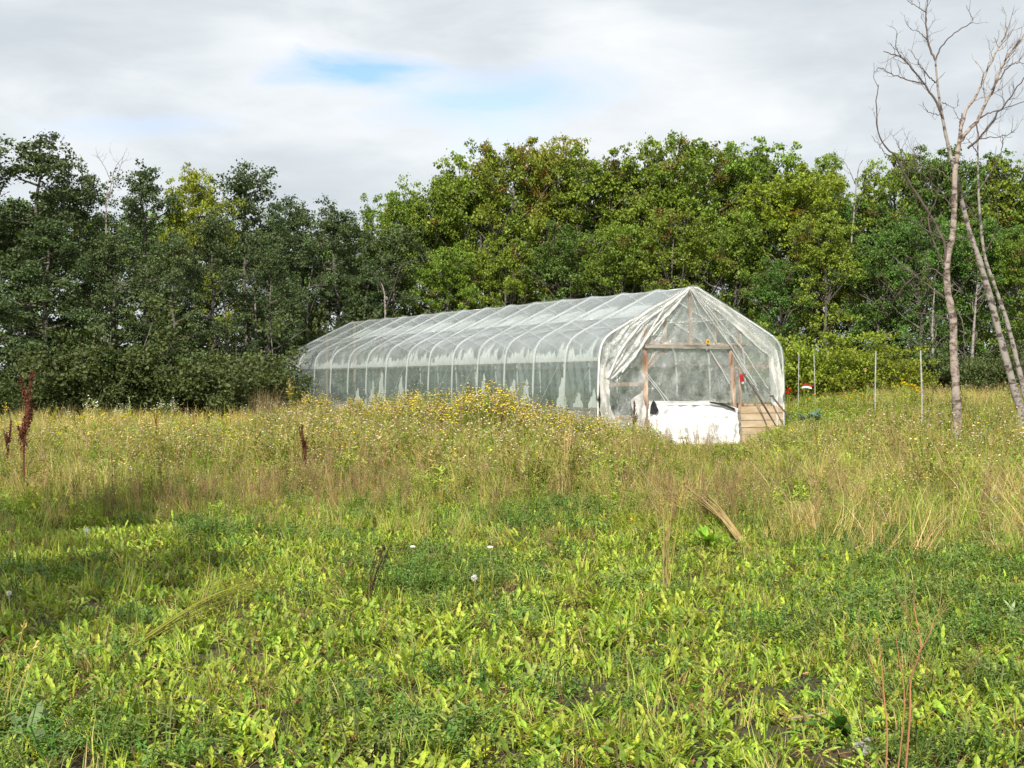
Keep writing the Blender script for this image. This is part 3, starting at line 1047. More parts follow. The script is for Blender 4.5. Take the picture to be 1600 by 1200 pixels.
def build_protos():
    rng = np.random.RandomState(11)
    for k in range(6):
        proto('rosette_%02d' % k, rosette(rng, 17, 0.112, 0.028, 1, [GREEN, YGREEN, GREEN, (0.25, 0.37, 0.04), (0.17, 0.28, 0.04), (0.30, 0.36, 0.08)], (0.55, 1.4), 0.06), LM)
    for k in range(4):
        proto('broadleaf_%02d' % k, rosette(rng, 11, 0.075, 0.028, 0, [GREEN, YGREEN, (0.15, 0.26, 0.035)], (0.4, 1.35), 0.04), LM)
    for k in range(4):
        proto('clover_%02d' % k, clover(rng, 22, 0.11, 0.020, [DGREEN, BGREEN, (0.13, 0.24, 0.04)]), LM)
    for k in range(4):
        g = Geo()
        blades(g, rng, 22, 0.06, 0.19, 0.005, [GREEN, YGREEN, STRAW, (0.2, 0.26, 0.05)], 0.07, 0.7, 3)
        proto('lawn_%02d' % k, g, LM)
    for k in range(3):     # dead litter close to the ground
        g = Geo()
        for _ in range(16):
            a = rng.uniform(0, 6.28)
            leaf_strip(g, (rng.normal(0, .07), rng.normal(0, .07), rng.uniform(0.0, 0.05)), a, rng.uniform(0, 0.8), rng.uniform(0.03, 0.10), rng.uniform(0.002, 0.008), jitcol(rng, (BROWN, TAN, DBROWN, DBROWN, BROWN)[rng.randint(5)], 0.3), rng.uniform(0, 1), seg=3, mat=1)
        proto('litter_%02d' % k, g, LM)
    for k in range(4):     # tall green grass with some dry blades
        g = Geo()
        blades(g, rng, 34, 0.25, 0.62, 0.007, [GREEN, YGREEN, (0.17, 0.24, 0.04), STRAW, (0.36, 0.33, 0.09)], 0.13, 0.7, 4)
        proto('grass_%02d' % k, g, LM)
    for k in range(4):     # dry straw grass
        g = Geo()
        blades(g, rng, 34, 0.3, 0.75, 0.006, [STRAW, (0.60, 0.48, 0.17), TAN, (0.46, 0.42, 0.12), (0.68, 0.55, 0.28)], 0.12, 0.9, 4, mat=1)
        proto('straw_%02d' % k, g, LM)
    for k in range(5):
        proto('stalk_%02d' % k, stalks(rng, 5, 0.7, 0.10, [TAN, (0.28, 0.18, 0.09), (0.24, 0.27, 0.07), (0.17, 0.11, 0.06), (0.34, 0.24, 0.12)], nb=7, seedc=((0.30, 0.22, 0.11), (0.15, 0.10, 0.055), (0.42, 0.33, 0.18))), LM)
    for k in range(5):
        proto('weed_%02d' % k, flower_weed(rng, 0.75, 4, 0.12, 1 + k % 2, [GREEN, (0.24, 0.29, 0.05), DGREEN, (0.32, 0.31, 0.08)], fr=0.06, nlf=(12, 18)), LM)
    for k in range(3):
        proto('yellow_weed_%02d' % k, flower_weed(rng, 0.5, 3, 0.12, 5, [GREEN, YGREEN, (0.3, 0.3, 0.07)], fr=0.75, nlf=(6, 10)), LM)
    for k in range(3):
        proto('white_weed_%02d' % k, flower_weed(rng, 0.8, 4, 0.15, 5, [GREEN, DGREEN], fl_yellow=(0.8, 0.8, 0.76), fluff=(0.75, 0.72, 0.65), fr=0.6, nlf=(10, 14), scale=1.5), LM)
    for k in range(3):     # broad feathery green clump
        proto('leafy_%02d' % k, clover(rng, 40, 0.36, 0.05, [(0.19, 0.30, 0.04), GREEN, (0.30, 0.36, 0.06)], 0.22), LM)


build_protos()


def scatter(name, label, cat, fams, X, Y, S, seed=0, tilt=0.12, zoff=0.0):
    """one mass of ground cover: points carrying a turn, a size and a choice among the plant shapes"""
    rng = np.random.RandomState(seed)
    names = sorted(n for n in PROTO_OBJS if any(n.startswith(f + '_') and n[len(f) + 1:].isdigit() for f in fams))
    c = bpy.data.collections.new(name + '_shapes')
    for n in names:
        c.objects.link(PROTO_OBJS[n])
    n = len(X)
    me = bpy.data.meshes.new(name)
    me.vertices.add(n)
    Z = ground(X, Y) + zoff
    me.vertices.foreach_set('co', np.stack([X, Y, Z], 1).astype(np.float32).ravel())
    at = me.attributes.new('turn', 'FLOAT_VECTOR', 'POINT')
    rot = np.stack([rng.normal(0, tilt, n), rng.normal(0, tilt, n), rng.uniform(0, 6.28, n)], 1)
    at.data.foreach_set('vector', rot.astype(np.float32).ravel())
    at = me.attributes.new('size', 'FLOAT', 'POINT')
    at.data.foreach_set('value', np.asarray(S, np.float32))
    at = me.attributes.new('pick', 'INT', 'POINT')
    at.data.foreach_set('value', rng.randint(0, len(names), n).astype(np.int32))
    o = bpy.data.objects.new(name, me)
    COL.objects.link(o)
    nt = bpy.data.node_groups.new(name + '_scatter', 'GeometryNodeTree')
    nt.interface.new_socket('Geometry', in_out='INPUT', socket_type='NodeSocketGeometry')
    nt.interface.new_socket('Geometry', in_out='OUTPUT', socket_type='NodeSocketGeometry')
    gi = nt.nodes.new('NodeGroupInput')
    go = nt.nodes.new('NodeGroupOutput')
    ip = nt.nodes.new('GeometryNodeInstanceOnPoints')
    ci = nt.nodes.new('GeometryNodeCollectionInfo')
    ci.inputs['Collection'].default_value = c
    ci.inputs['Separate Children'].default_value = True
    ci.inputs['Reset Children'].default_value = True

    def att(nm, typ):
        a = nt.nodes.new('GeometryNodeInputNamedAttribute')
        a.data_type = typ
        a.inputs['Name'].default_value = nm
        return a.outputs['Attribute']
    L = nt.links.new
    L(gi.outputs[0], ip.inputs['Points'])
    L(ci.outputs[0], ip.inputs['Instance'])
    ip.inputs['Pick Instance'].default_value = True
    L(att('pick', 'INT'), ip.inputs['Instance Index'])
    er = nt.nodes.new('FunctionNodeEulerToRotation')
    L(att('turn', 'FLOAT_VECTOR'), er.inputs[0])
    L(er.outputs[0], ip.inputs['Rotation'])
    L(att('size', 'FLOAT'), ip.inputs['Scale'])
    L(ip.outputs[0], go.inputs[0])
    md = o.modifiers.new('scatter', 'NODES')
    md.node_group = nt
    tag(o, label, cat, kind='stuff')
    return o


HW = 0.40    # half width of the scattered wedge per metre of distance


def wedge(rng, y0, y1, dens, mask=None):
    n = int(dens * HW * (y1 ** 2 - y0 ** 2) * 1.0)
    y = np.sqrt(rng.uniform(y0 ** 2, y1 ** 2, n))
    x = rng.uniform(-1, 1, n) * (HW * y + 0.6)
    keep = ~in_house(x, y, 0.12)
    if mask is not None:
        keep &= rng.rand(n) < mask(x, y)
    return x[keep], y[keep]


def in_house(x, y, m):
    dx, dy = x - GX, y - GD
    u = CT * dx + ST * dy
    v = -ST * dx + CT * dy
    return (u > -m) & (u < GW + m) & (v > -m) & (v < GL + m)


def sz(rng, n, a, b):
    return rng.uniform(a, b, n)


def ypx(y, x=None):
    """photo row of the ground at distance y"""
    return HOR + (CAMZ - 0.2 * np.clip(y / 30, 0, 1)) / y * FPX


def room(x, y, ramped=True):
    """how tall the growth gets at a place: low in front of the doorway, tall along the side of the greenhouse"""
    p = 800 + x / y * FPX
    top = np.interp(p, [0, 380, 430, 500, 900, 990, 1030, 1060, 1160, 1200, 1245, 1300, 1400, 1600], [668, 660, 622, 612, 636, 652, 684, 694, 690, 670, 650, 626, 600, 580])
    ramp_ = 0.30 + 0.70 * smooth(y + 5 * (fbm(x, y, 1.6, 95) - 0.5), 14.5, 23.5)
    if not ramped:
        ramp_ = 0.75 + 0.25 * ramp_
    lump = 0.62 + 0.62 * smooth(fbm(x, y, 2.0, 97), 0.34, 0.64)
    return np.clip(((HOR - top) / FPX * y + CAMZ - ground(x, y)) * ramp_ * lump, 0.10, 1.6)


def fit(rng, x, y, h0, a, b, ramped=True):
    """size factors for shapes h0 tall, between a and b of the growth height there, none above their own range"""
    lim = room(x, y, ramped) * rng.uniform(0.55, 1.08, len(x)) / h0
    return np.maximum(np.minimum(rng.uniform(a, b, len(x)), lim), 0.12)


def build_cover():
    rng = np.random.RandomState(21)
    # -- low leaves in front
    px = lambda x, y: 800 + x / y * FPX
    bright = lambda x, y: np.clip(0.45 + 2.2 * (fbm(x, y, 1.3, 1) - 0.33), 0.5, 1)
    fade = lambda y: 1 - smooth(y, 17, 24)
    rightg = lambda x, y: smooth(px(x, y), 980, 1350) * smooth(y, 9.5, 15)
    X, Y = wedge(rng, 5.5, 26, 88, lambda x, y: bright(x, y) * fade(y) * (1 - 0.6 * rightg(x, y)))
    scatter('dandelion_leaves', 'bright yellow-green toothed leaves carpeting the ground nearest the viewer', 'ground cover', ['rosette'], X, Y, sz(rng, len(X), 0.6, 1.25), 1, 0.2)
    X, Y = wedge(rng, 5.5, 28, 52, lambda x, y: (0.3 + 0.6 * fbm(x, y, 1.0, 9)) * fade(y))
    scatter('plantain_leaves', 'small oval green leaves filling in between the toothed leaves', 'ground cover', ['broadleaf'], X, Y, sz(rng, len(X), 0.5, 1.1), 2, 0.2)
    cl = lambda x, y: smooth(fbm(x, y, 1.3, 5), 0.60, 0.70) * 0.5 + 0.04 + 0.30 * smooth(px(x, y), 1150, 1450) * smooth(y, 6, 8.5)
    X, Y = wedge(rng, 5.5, 26, 40, lambda x, y: np.clip(cl(x, y), 0, 1) * (1 - smooth(y, 20, 26)))
    scatter('clover_patches', 'darker blue-green patches of tiny leaves, thickest at the lower right', 'ground cover', ['clover'], X, Y, sz(rng, len(X), 0.8, 1.7), 3)
    X, Y = wedge(rng, 5.5, 24, 18, lambda x, y: 0.35 + 0.8 * fbm(x, y, 0.8, 15))
    scatter('short_grass', 'short mixed grass blades among the leaves of the foreground', 'grass', ['lawn'], X, Y, sz(rng, len(X), 0.6, 1.3), 4)
    X, Y = wedge(rng, 5.5, 26, 62, lambda x, y: smooth(fbm(x, y, 0.5, 91), 0.35, 0.6) + 0.5)
    scatter('dead_litter', 'brown dead leaves and stems lying on the soil between the plants', 'litter', ['litter'], X, Y, sz(rng, len(X), 0.6, 1.4), 5)

    # -- stems standing in the low cover
    X, Y = wedge(rng, 6, 20, 8, lambda x, y: 0.12 + smooth(y, 9, 18) * smooth(fbm(x, y, 1.2, 33), 0.4, 0.6))
    scatter('sparse_dry_stems', 'sparse thin brown stems rising out of the low green leaves', 'dry stems', ['stalk'], X, Y, sz(rng, len(X), 0.25, 0.6) * (0.6 + 0.5 * smooth(Y, 10, 18)), 6, 0.25)
    X, Y = wedge(rng, 9.5, 20, 7, lambda x, y: smooth(fbm(x, y, 1.1, 35), 0.46, 0.62) * smooth(y, 9, 15))
    scatter('grass_tufts', 'scattered tufts of taller grass standing in the low leaves', 'grass', ['grass'], X, Y, sz(rng, len(X), 0.3, 0.75), 18, 0.2)

    # -- brown and green tall weeds, the belt starts about 18 m out and sooner on the right
    def belt(x, y):
        st = 16.3 - 4.5 * smooth(px(x, y), 950, 1350) + 13.0 * (fbm(x, y, 2.2, 41) - 0.5) + 3.0 * (vnoise(x, y, 0.6, 42) - 0.5)
        return smooth(y, st - 2.5, st + 4.5)
    brown = lambda x, y: belt(x, y) * smooth(fbm(x, y, 2.4, 44), 0.38, 0.56) * (1 - 0.85 * smooth(y, 23, 29)) * (1 - 0.8 * smooth(px(x, y), 1100, 1250))
    X, Y = wedge(rng, 13, 42, 18, brown)
    scatter('brown_weed_stalks', 'dense belt of dry brown branching weed stalks across the middle of the field', 'weeds', ['stalk'], X, Y, fit(rng, X, Y, 0.85, 0.5, 0.95, False), 7, 0.14)
    X, Y = wedge(rng, 13, 42, 25, lambda x, y: belt(x, y) * (0.35 + 0.9 * fbm(x, y, 1.8, 47)) * (1 - 0.6 * smooth(px(x, y), 1150, 1300)))
    scatter('green_weeds', 'tangled leafy green weeds between the brown stalks and the greenhouse', 'weeds', ['weed'], X, Y, fit(rng, X, Y, 0.8, 0.4, 1.35), 8, 0.2)
    X, Y = wedge(rng, 12, 46, 15, lambda x, y: belt(x, y) * (0.5 + 0.5 * smooth(fbm(x, y, 2.2, 51), 0.35, 0.6)))
    scatter('tall_green_grass', 'knee-high green and yellowing grass around the weeds', 'grass', ['grass'], X, Y, fit(rng, X, Y, 0.58, 0.5, 1.4), 9, 0.2)
    X, Y = wedge(rng, 12, 46, 10, lambda x, y: belt(x, y) * np.clip(smooth(fbm(x, y, 2.2, 55), 0.50, 0.66) * 0.6 + 0.34 * smooth(px(x, y), 1150, 1330) * smooth(fbm(x, y, 1.5, 57), 0.32, 0.52) + 0.3 * (1 - smooth(px(x, y), 60, 300)), 0, 1))
    scatter('straw_grass', 'bleached straw-coloured grass, thickest on the right near the bare trees', 'grass', ['straw'], X, Y, fit(rng, X, Y, 0.60, 0.5, 1.1, False), 10, 0.42)
    # leafy green low growth under and between the tall stems
    X, Y = wedge(rng, 13, 40, 6, lambda x, y: (0.1 + smooth(fbm(x, y, 1.7, 71), 0.46, 0.6)) * smooth(y, 13, 20))
    scatter('leafy_undergrowth', 'dark leafy green undergrowth between the weed stems', 'weeds', ['leafy'], X, Y, fit(rng, X, Y, 0.40, 0.5, 1.4), 19, 0.3)
    # -- field beyond, up to the trees
    X, Y = wedge(rng, 38, 62, 5.5, lambda x, y: 0.9 + 0 * x)
    scatter('far_grass', 'rough yellow-green grass running back to the foot of the trees', 'grass', ['grass', 'straw'], X, Y, sz(rng, len(X), 0.7, 1.3), 12)
    X, Y = wedge(rng, 26, 46, 1.2, lambda x, y: (1 - smooth(px(x, y), 380, 480)) * smooth(fbm(x, y, 3, 61), 0.38, 0.5))
    scatter('yellow_field_flowers', 'low yellow flowers scattered through the grass at the left of the field', 'flowers', ['yellow_weed'], X, Y, sz(rng, len(X), 0.8, 1.3), 13)
    X, Y = wedge(rng, 43, 52, 2.2, lambda x, y: smooth(px(x, y), 100, 180) * (1 - smooth(px(x, y), 380, 430)))
    scatter('white_field_flowers', 'white-flowered weeds standing along the foot of the left trees', 'flowers', ['white_weed'], X, Y, sz(rng, len(X), 0.7, 1.2), 14)
    X, Y = wedge(rng, 15, 40, 0.25, lambda x, y: smooth(px(x, y), 1150, 1250) * belt(x, y))
    scatter('pale_seed_heads', 'pale fluffy seed heads dotted through the grass right of the greenhouse', 'weeds', ['white_weed'], X, Y, fit(rng, X, Y, 0.8, 0.35, 0.7), 15)
    X, Y = wedge(rng, 33, 44, 7, lambda x, y: smooth(px(x, y), 1225, 1245) * (1 - smooth(px(x, y), 1350, 1400)))
    scatter('garden_greens', 'lush green vegetable tops in the garden plot right of the greenhouse', 'vegetables', ['leafy'], X, Y, sz(rng, len(X), 0.8, 1.6), 16)
    n = 70
    d = rng.uniform(28.5, 31.2, n)
    x = wx(rng.uniform(1015, 1160, n), d)
    scatter('stalks_before_tarp', 'thin dry stalks standing up in front of the white tarp', 'dry stems', ['stalk'], x, d, sz(rng, n, 0.3, 0.75), 20)
    # bright green growth in front of the planks
    n = 330
    d = rng.uniform(27.5, 32.5, n)
    x = wx(rng.normal(1200, 32, n), d)
    scatter('lush_grass_clump', 'bright yellow-green tall grass in front of the yellow planks', 'grass', ['grass', 'leafy'], x, d, fit(rng, x, d, 0.42, 0.7, 1.35), 17)


build_cover()

# ------------------------------------------------------------ trees
def make_tree(seed, H, Rr, cb, kind):
    """returns trunk mesh and crown mesh, nominal height H"""
    rng = np.random.RandomState(seed)
    gt, gc = Geo(), Geo()
    n = 12
    t = np.linspace(0, 1, n)
    wob = np.cumsum(rng.normal(0, 0.10, (n, 2)), 0)
    wob -= wob[0]
    P = np.stack([wob[:, 0], wob[:, 1], H * 0.93 * t], 1)
    r0 = 0.016 * H if kind != 'shrub' else 0.03
    if kind != 'shrub':
        tube(gt, P, r0 * (1 - t * 0.85), 8, rough=0.08, rng=rng)
    clumps = []
    if kind == 'shrub':
        nl, nc = 16, 4
    else:
        nl, nc = 27, 4
    for i in range(nl):
        f = cb + (0.97 - cb) * (i + rng.rand() * 0.8) / nl
        if kind == 'shrub':
            f = rng.uniform(0.02, 0.25)
        s0 = np.array([np.interp(f, t, P[:, k]) for k in range(3)]) if kind != 'shrub' else np.array([rng.normal(0, 0.2), rng.normal(0, 0.2), 0])
        az = i * 2.4 + rng.uniform(-0.5, 0.5)
        g_ = (f - cb) / (1 - cb)
        if kind == 'aspen':
            rad = Rr * (0.75 + 0.35 * math.sin(math.pi * min(g_ * 1.1, 1)) - 0.45 * g_ ** 3) * rng.uniform(0.6, 1.2)
            rise = rad * rng.uniform(0.1, 0.6)
        elif kind == 'maple':
            rad = Rr * (0.75 + 0.55 * math.sin(math.pi * (g_ * 0.8 + 0.1)) - 0.35 * g_ ** 2.5) * rng.uniform(0.6, 1.25)
            rise = rad * rng.uniform(0.2, 0.9) + 0.2
        else:
            rad = Rr * rng.uniform(0.2, 1.0)
            rise = H * rng.uniform(0.35, 0.95) * (1 - 0.35 * rad / Rr)
        e = s0 + np.array([math.cos(az) * rad, math.sin(az) * rad, rise])
        e[2] = min(e[2], H * (0.99 if kind != 'maple' else 0.94))
        mid = (s0 + e) / 2 + np.array([0, 0, -0.08 * rad]) + rng.normal(0, 0.08, 3)
        lp = np.array([s0, (s0 + mid) / 2, mid, (mid + e) / 2 + rng.normal(0, 0.05, 3), e])
        tube(gt, lp, r0 * 0.42 * (1.1 - 0.5 * g_ if kind != 'shrub' else 1.0) * np.linspace(1, 0.25, 5), 5, cap=False)
        for q in range(nc):
            fr = rng.uniform(0.35, 1.05)
            c = s0 + (e - s0) * fr + rng.normal(0, 0.26 * Rr / 2.4, 3)
            clumps.append((c, rng.uniform(0.7, 1.25)))
            if rng.rand() < 0.5:
                tube(gt, [s0 + (e - s0) * max(fr - 0.2, 0.1), c], 0.012, 4, cap=False)
    # leader clumps at the top
    for q in range(9 if kind != 'shrub' else 0):
        clumps.append((P[-1] + np.array([rng.normal(0, 0.35), rng.normal(0, 0.35), rng.uniform(-1.0, 0.06 * H)]), rng.uniform(0.6, 1.0)))
    if kind == 'maple':      # upright leaders that break the outline
        for q in range(10):
            a, rr = rng.uniform(0, 6.28), Rr * rng.uniform(0.15, 0.8)
            z1 = H * rng.uniform(0.93, 1.03) - 0.45 * rr
            b = np.array([rr * math.cos(a), rr * math.sin(a), H * 0.68])
            e = np.array([b[0] * 1.15, b[1] * 1.15, z1])
            tube(gt, [P[6], b, e], [0.05, 0.035, 0.01], 5, cap=False)
            for f in np.linspace(0.1, 1.0, 8):
                clumps.append((b + (e - b) * f + rng.normal(0, 0.13, 3), 0.85 * (1.15 - 0.5 * f)))
    base = {'aspen': (0.085, 0.122, 0.045), 'maple': (0.175, 0.25, 0.03), 'shrub': (0.085, 0.118, 0.036)}[kind]
    nl_ = {'aspen': 165, 'maple': 170, 'shrub': 230}[kind]
    lsz = {'aspen': 0.057, 'maple': 0.060, 'shrub': 0.042}[kind]
    for c, s in clumps:
        m = int(nl_ * s)
        sub = rng.normal(0, 1, (5, 3)) * [0.28, 0.28, 0.17] * s
        k = rng.randint(0, 5, m)
        q = c + sub[k] + rng.normal(0, 1, (m, 3)) * [0.135, 0.135, 0.085] * s
        nrm = rng.normal(0, 1, (m, 3)) + [0, -0.0, 1.1]
        nrm /= np.linalg.norm(nrm, axis=1)[:, None]
        a = np.cross(nrm, rng.normal(0, 1, (m, 3)))
        a /= np.linalg.norm(a, axis=1)[:, None]
        b = np.cross(nrm, a)
        ss = lsz * rng.uniform(0.45, 1.35, (m, 1))
        V = np.stack([q - a * ss * 1.15, q - b * ss * 0.8 + nrm * ss * 0.15, q + a * ss * 1.15, q + b * ss * 0.8 + nrm * ss * 0.15], 1).reshape(-1, 3)
        cc = np.array(base) * rng.uniform(0.8, 1.25)
        if kind == 'maple' and rng.rand() < 0.05:
            cc = np.array((0.17, 0.145, 0.03)) * rng.uniform(0.8, 1.2)
        C = cc * rng.uniform(0.7, 1.35, (m, 1)) * (1 + rng.uniform(-0.08, 0.08, (m, 3)))
        gc.add(V, np.arange(4 * m).reshape(-1, 4), C)
    return gt.mesh('trunk', M['bark'], True), gc.mesh('crown', M['tree_leaf'])


def tinted(mesh, f):
    """the same crown in another foliage colour"""
    me = mesh.copy()
    a = me.color_attributes['Col']
    n = len(a.data)
    buf = np.empty(n * 4, np.float32)
    a.data.foreach_get('color', buf)
    buf = buf.reshape(-1, 4)
    buf[:, :3] *= np.array(f)
    a.data.foreach_set('color', buf.ravel())
    return me


NOM = 11.0
ASP = [make_tree(100 + k, NOM, 2.1, 0.13 + 0.05 * (k % 3), 'aspen') for k in range(5)]
MAP = [make_tree(200 + k, NOM, 2.7, 0.14, 'maple') for k in range(5)]
SHR = [make_tree(300 + k, 3.2, 1.9, 0.0, 'shrub') for k in range(4)]
YEL = (tinted(MAP[1][1], (1.45, 1.12, 0.9)), tinted(ASP[2][1], (3.3, 1.9, 0.8)))
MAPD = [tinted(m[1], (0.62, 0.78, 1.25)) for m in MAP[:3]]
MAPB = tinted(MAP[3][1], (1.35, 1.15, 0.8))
SHRB = tinted(SHR[0][1], (2.5, 2.2, 0.7))
_ti = [0]


def tree(px, topy, d, kind, wid, label, var=None, rz=None, group=None, over=None, name=None, cat='tree'):
    k = _ti[0]
    _ti[0] += 1
    rng = np.random.RandomState(900 + k)
    x = wx(px, d)
    gz = float(ground(x, d))
    H = hz(topy, d) - gz
    pool, nom = {'aspen': (ASP, NOM), 'maple': (MAP, NOM), 'dark': (MAP, NOM), 'shrub': (SHR, 3.2)}[kind]
    v = var if var is not None else k % len(pool)
    tm, cm = pool[v % len(pool)]
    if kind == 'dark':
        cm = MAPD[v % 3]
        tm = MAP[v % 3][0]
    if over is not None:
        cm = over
    s = H / nom
    nm = name or {'aspen': 'aspen_tree', 'maple': 'maple_tree', 'dark': 'broadleaf_tree', 'shrub': 'shrub'}[kind]
    o = empty(nm, (x, d, gz - 0.03), rng.uniform(0, 6.28) if rz is None else rz)
    o.scale = (s * wid, s * wid, s)
    tag(o, label, 'shrub' if kind == 'shrub' else cat, group)
    for n_, me in (('trunk', tm), ('crown', cm)):
        c = bpy.data.objects.new(n_ if kind != 'shrub' or n_ == 'crown' else 'branches', me)
        COL.objects.link(c)
        c.parent = o
    return o


def build_trees():
    T = tree
    g1, g2, g3 = 'trees of the wood behind the field', 'shrubs at the foot of the wood', 'trees deep in the wood'
    # left: dark aspens
    T(-40, 190, 47, 'aspen', 1.15, 'tall dark aspen cut off by the left edge of the picture', group=g1)
    T(40, 198, 48, 'aspen', 1.1, 'tallest dark green aspen, second from the left edge of the wood', group=g1)
    T(128, 246, 50, 'aspen', 0.8, 'thin-crowned aspen with sky showing through beside the bare branches', group=g1)
    T(222, 250, 51, 'aspen', 0.85, 'round-topped dark aspen left of the yellowing tree', group=g1)
    T(305, 262, 52, 'maple', 0.62, 'tree with yellowing crown between two dark aspens at the left', var=1, over=YEL[0], group=g1)
    T(378, 244, 53, 'aspen', 0.95, 'broad dark aspen just right of the yellowing tree', group=g1)
    T(440, 302, 54, 'aspen', 0.85, 'lower aspen at the left side of the dip in the treetops', group=g1)
    T(516, 306, 56, 'aspen', 0.9, 'small-topped aspen in the dip, above the far end of the greenhouse', group=g1)
    T(478, 310, 57, 'aspen', 0.8, 'slender aspen between the two small tops in the dip', group=g1)
    T(560, 328, 58, 'aspen', 0.8, 'slender aspen at the lowest point of the treetops', group=g1)
    T(330, 320, 48.5, 'aspen', 0.9, 'full dark aspen standing forward of the yellowing tree', group=g1)
    T(75, 330, 46.5, 'aspen', 1.1, 'leafy aspen standing forward at the far left of the wood', group=g1)
    T(190, 345, 47.5, 'aspen', 0.95, 'aspen with pale trunk standing forward between the two left groups', group=g1)
    T(265, 355, 47, 'aspen', 0.9, 'shorter aspen with twin pale stems low in the left wood', group=g1)
    T(420, 370, 50, 'aspen', 0.9, 'dense aspen directly left of the far end of the greenhouse', group=g1)
    T(610, 345, 57, 'aspen', 1.0, 'dark grey-green aspen with a white forked trunk above the far roof', group=g1)
    T(565, 400, 55.5, 'aspen', 0.9, 'low aspen just above the far ridge of the greenhouse', group=g1)
    # middle: yellow-green maples
    T(610, 298, 60, 'maple', 0.75, 'light green maple at the right side of the dip in the treetops', group=g1)
    T(682, 268, 60, 'maple', 0.8, 'yellow-green maple where the treetops rise to the right', group=g1)
    T(745, 243, 60, 'maple', 0.8, 'rounded yellow-green maple left of the rust-tipped pair', group=g1)
    T(800, 218, 60, 'maple', 0.72, 'maple with a rust-tinged spiky top over the middle of the greenhouse', over=tinted(MAP[0][1], (1.12, 0.97, 0.95)), var=0, group=g1)
    T(862, 212, 61, 'maple', 0.7, 'second maple with rust-tinged upright tips, taller of the pair', over=tinted(MAP[2][1], (1.2, 0.94, 0.95)), var=2, group=g1)
    T(920, 228, 60, 'maple', 0.85, 'broad maple with dark inner branches left of the sky notch', group=g1)
    T(965, 246, 62, 'dark', 0.7, 'dark-leaved tree at the left of the sky notch', group=g1)
    T(1030, 222, 60, 'maple', 0.72, 'maple at the right of the sky notch above the greenhouse ridge', group=g1)
    T(1092, 211, 59, 'maple', 0.8, 'tallest green maple right above the greenhouse peak', group=g1)
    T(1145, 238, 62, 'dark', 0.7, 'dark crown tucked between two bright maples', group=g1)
    T(1192, 217, 59, 'maple', 0.8, 'bright maple with a separate round top right of the greenhouse peak', group=g1)
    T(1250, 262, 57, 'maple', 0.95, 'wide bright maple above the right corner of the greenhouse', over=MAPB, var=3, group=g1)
    T(1288, 245, 61, 'maple', 0.6, 'thin-topped maple left of the grey dead branches', group=g1)
    T(1340, 300, 58, 'dark', 0.8, 'dark tree under the grey dead branches in the wood', group=g1)
    T(1395, 240, 58, 'maple', 0.7, 'maple with pale green top behind the left limb of the bare tree', group=g1)
    T(1460, 228, 57, 'dark', 0.85, 'big dark green tree directly behind the bare forked trunks', group=g1)
    T(1530, 240, 58, 'dark', 0.8, 'dark tree behind and right of the bare forked trunks', group=g1)
    T(1600, 248, 56, 'maple', 0.8, 'yellow-green maple at the right edge of the picture', group=g1)
    T(1670, 240, 56, 'maple', 0.9, 'maple standing just outside the right edge', group=g1)
    # lower, forward layer behind the greenhouse
    T(700, 385, 57, 'maple', 0.85, 'low maple behind the middle of the greenhouse roof', group=g1)
    T(790, 370, 57.5, 'maple', 0.8, 'mid-height maple behind the roof, below the rust-tinged pair', group=g1)
    T(885, 345, 57, 'dark', 0.85, 'darker mid-height tree behind the roof left of the peak', group=g1)
    T(975, 350, 56, 'maple', 0.85, 'mid-height maple just left of the greenhouse peak', group=g1)
    T(1060, 320, 56, 'maple', 0.8, 'mid-height maple standing behind the greenhouse peak', group=g1)
    T(1150, 330, 55.5, 'maple', 0.8, 'mid-height maple right of the greenhouse peak', group=g1)
    T(1290, 330, 54, 'maple', 0.85, 'sunlit maple standing forward, right of the greenhouse', group=g1)
    T(1215, 400, 54, 'dark', 0.8, 'dark-leaved tree low behind the right corner of the greenhouse', group=g1)
    T(1375, 360, 54, 'dark', 0.9, 'deep green tree behind the garden posts', group=g1)
    T(1440, 330, 53, 'dark', 0.8, 'deep green tree behind the lower trunk of the bare tree', group=g1)
    T(1525, 340, 53, 'dark', 0.9, 'deep green tree between the two leaning bare trunks', group=g1)
    T(1600, 360, 52, 'maple', 0.8, 'yellower tree low at the right edge behind the leaning trunks', group=g1)
    # deep rows
    k = 0
    for px, ty in ((-20, 300), (60, 310), (150, 330), (240, 330), (330, 340), (420, 345), (500, 360), (580, 370), (660, 350), (740, 330), (820, 320), (900, 320), (990, 340), (1070, 310),
                   (1160, 315), (1240, 330), (1320, 350), (1400, 330), (1480, 320), (1560, 330), (1640, 330)):
        T(px, ty, 66 + (k % 3) * 2, 'dark', 0.9, 'dark tree deep in the wood, glimpsed behind ' + ('the left aspens' if px < 400 else 'the dip in the treetops' if px < 650 else 'the maples over the greenhouse roof' if px < 1080 else 'the trees right of the greenhouse' if px < 1380 else 'the bare trees at the right'), group=g3)
        k += 1
    # shrubs
    rng = np.random.RandomState(77)
    names = []
    for px in range(-40, 430, 47):
        names.append((px, rng.uniform(430, 565), 45.5 + (px % 3), 'shrub'))
    descr = ['cut off by the left edge', 'under the tallest left aspen', 'behind the tall red dock stalk', 'left of the white flowers', 'above the first white flowers', 'above the middle of the white flowers',
             'under the yellowing tree', 'below the broad dark aspen', 'with its foot in white flowers', 'left of the greenhouse end', 'touching the far end of the greenhouse']
    for (px, ty, d, kd), ds in zip(names, descr):
        T(px, ty, d, kd, 1.05, 'dark rounded shrub at the foot of the wood ' + ds, group=g2)
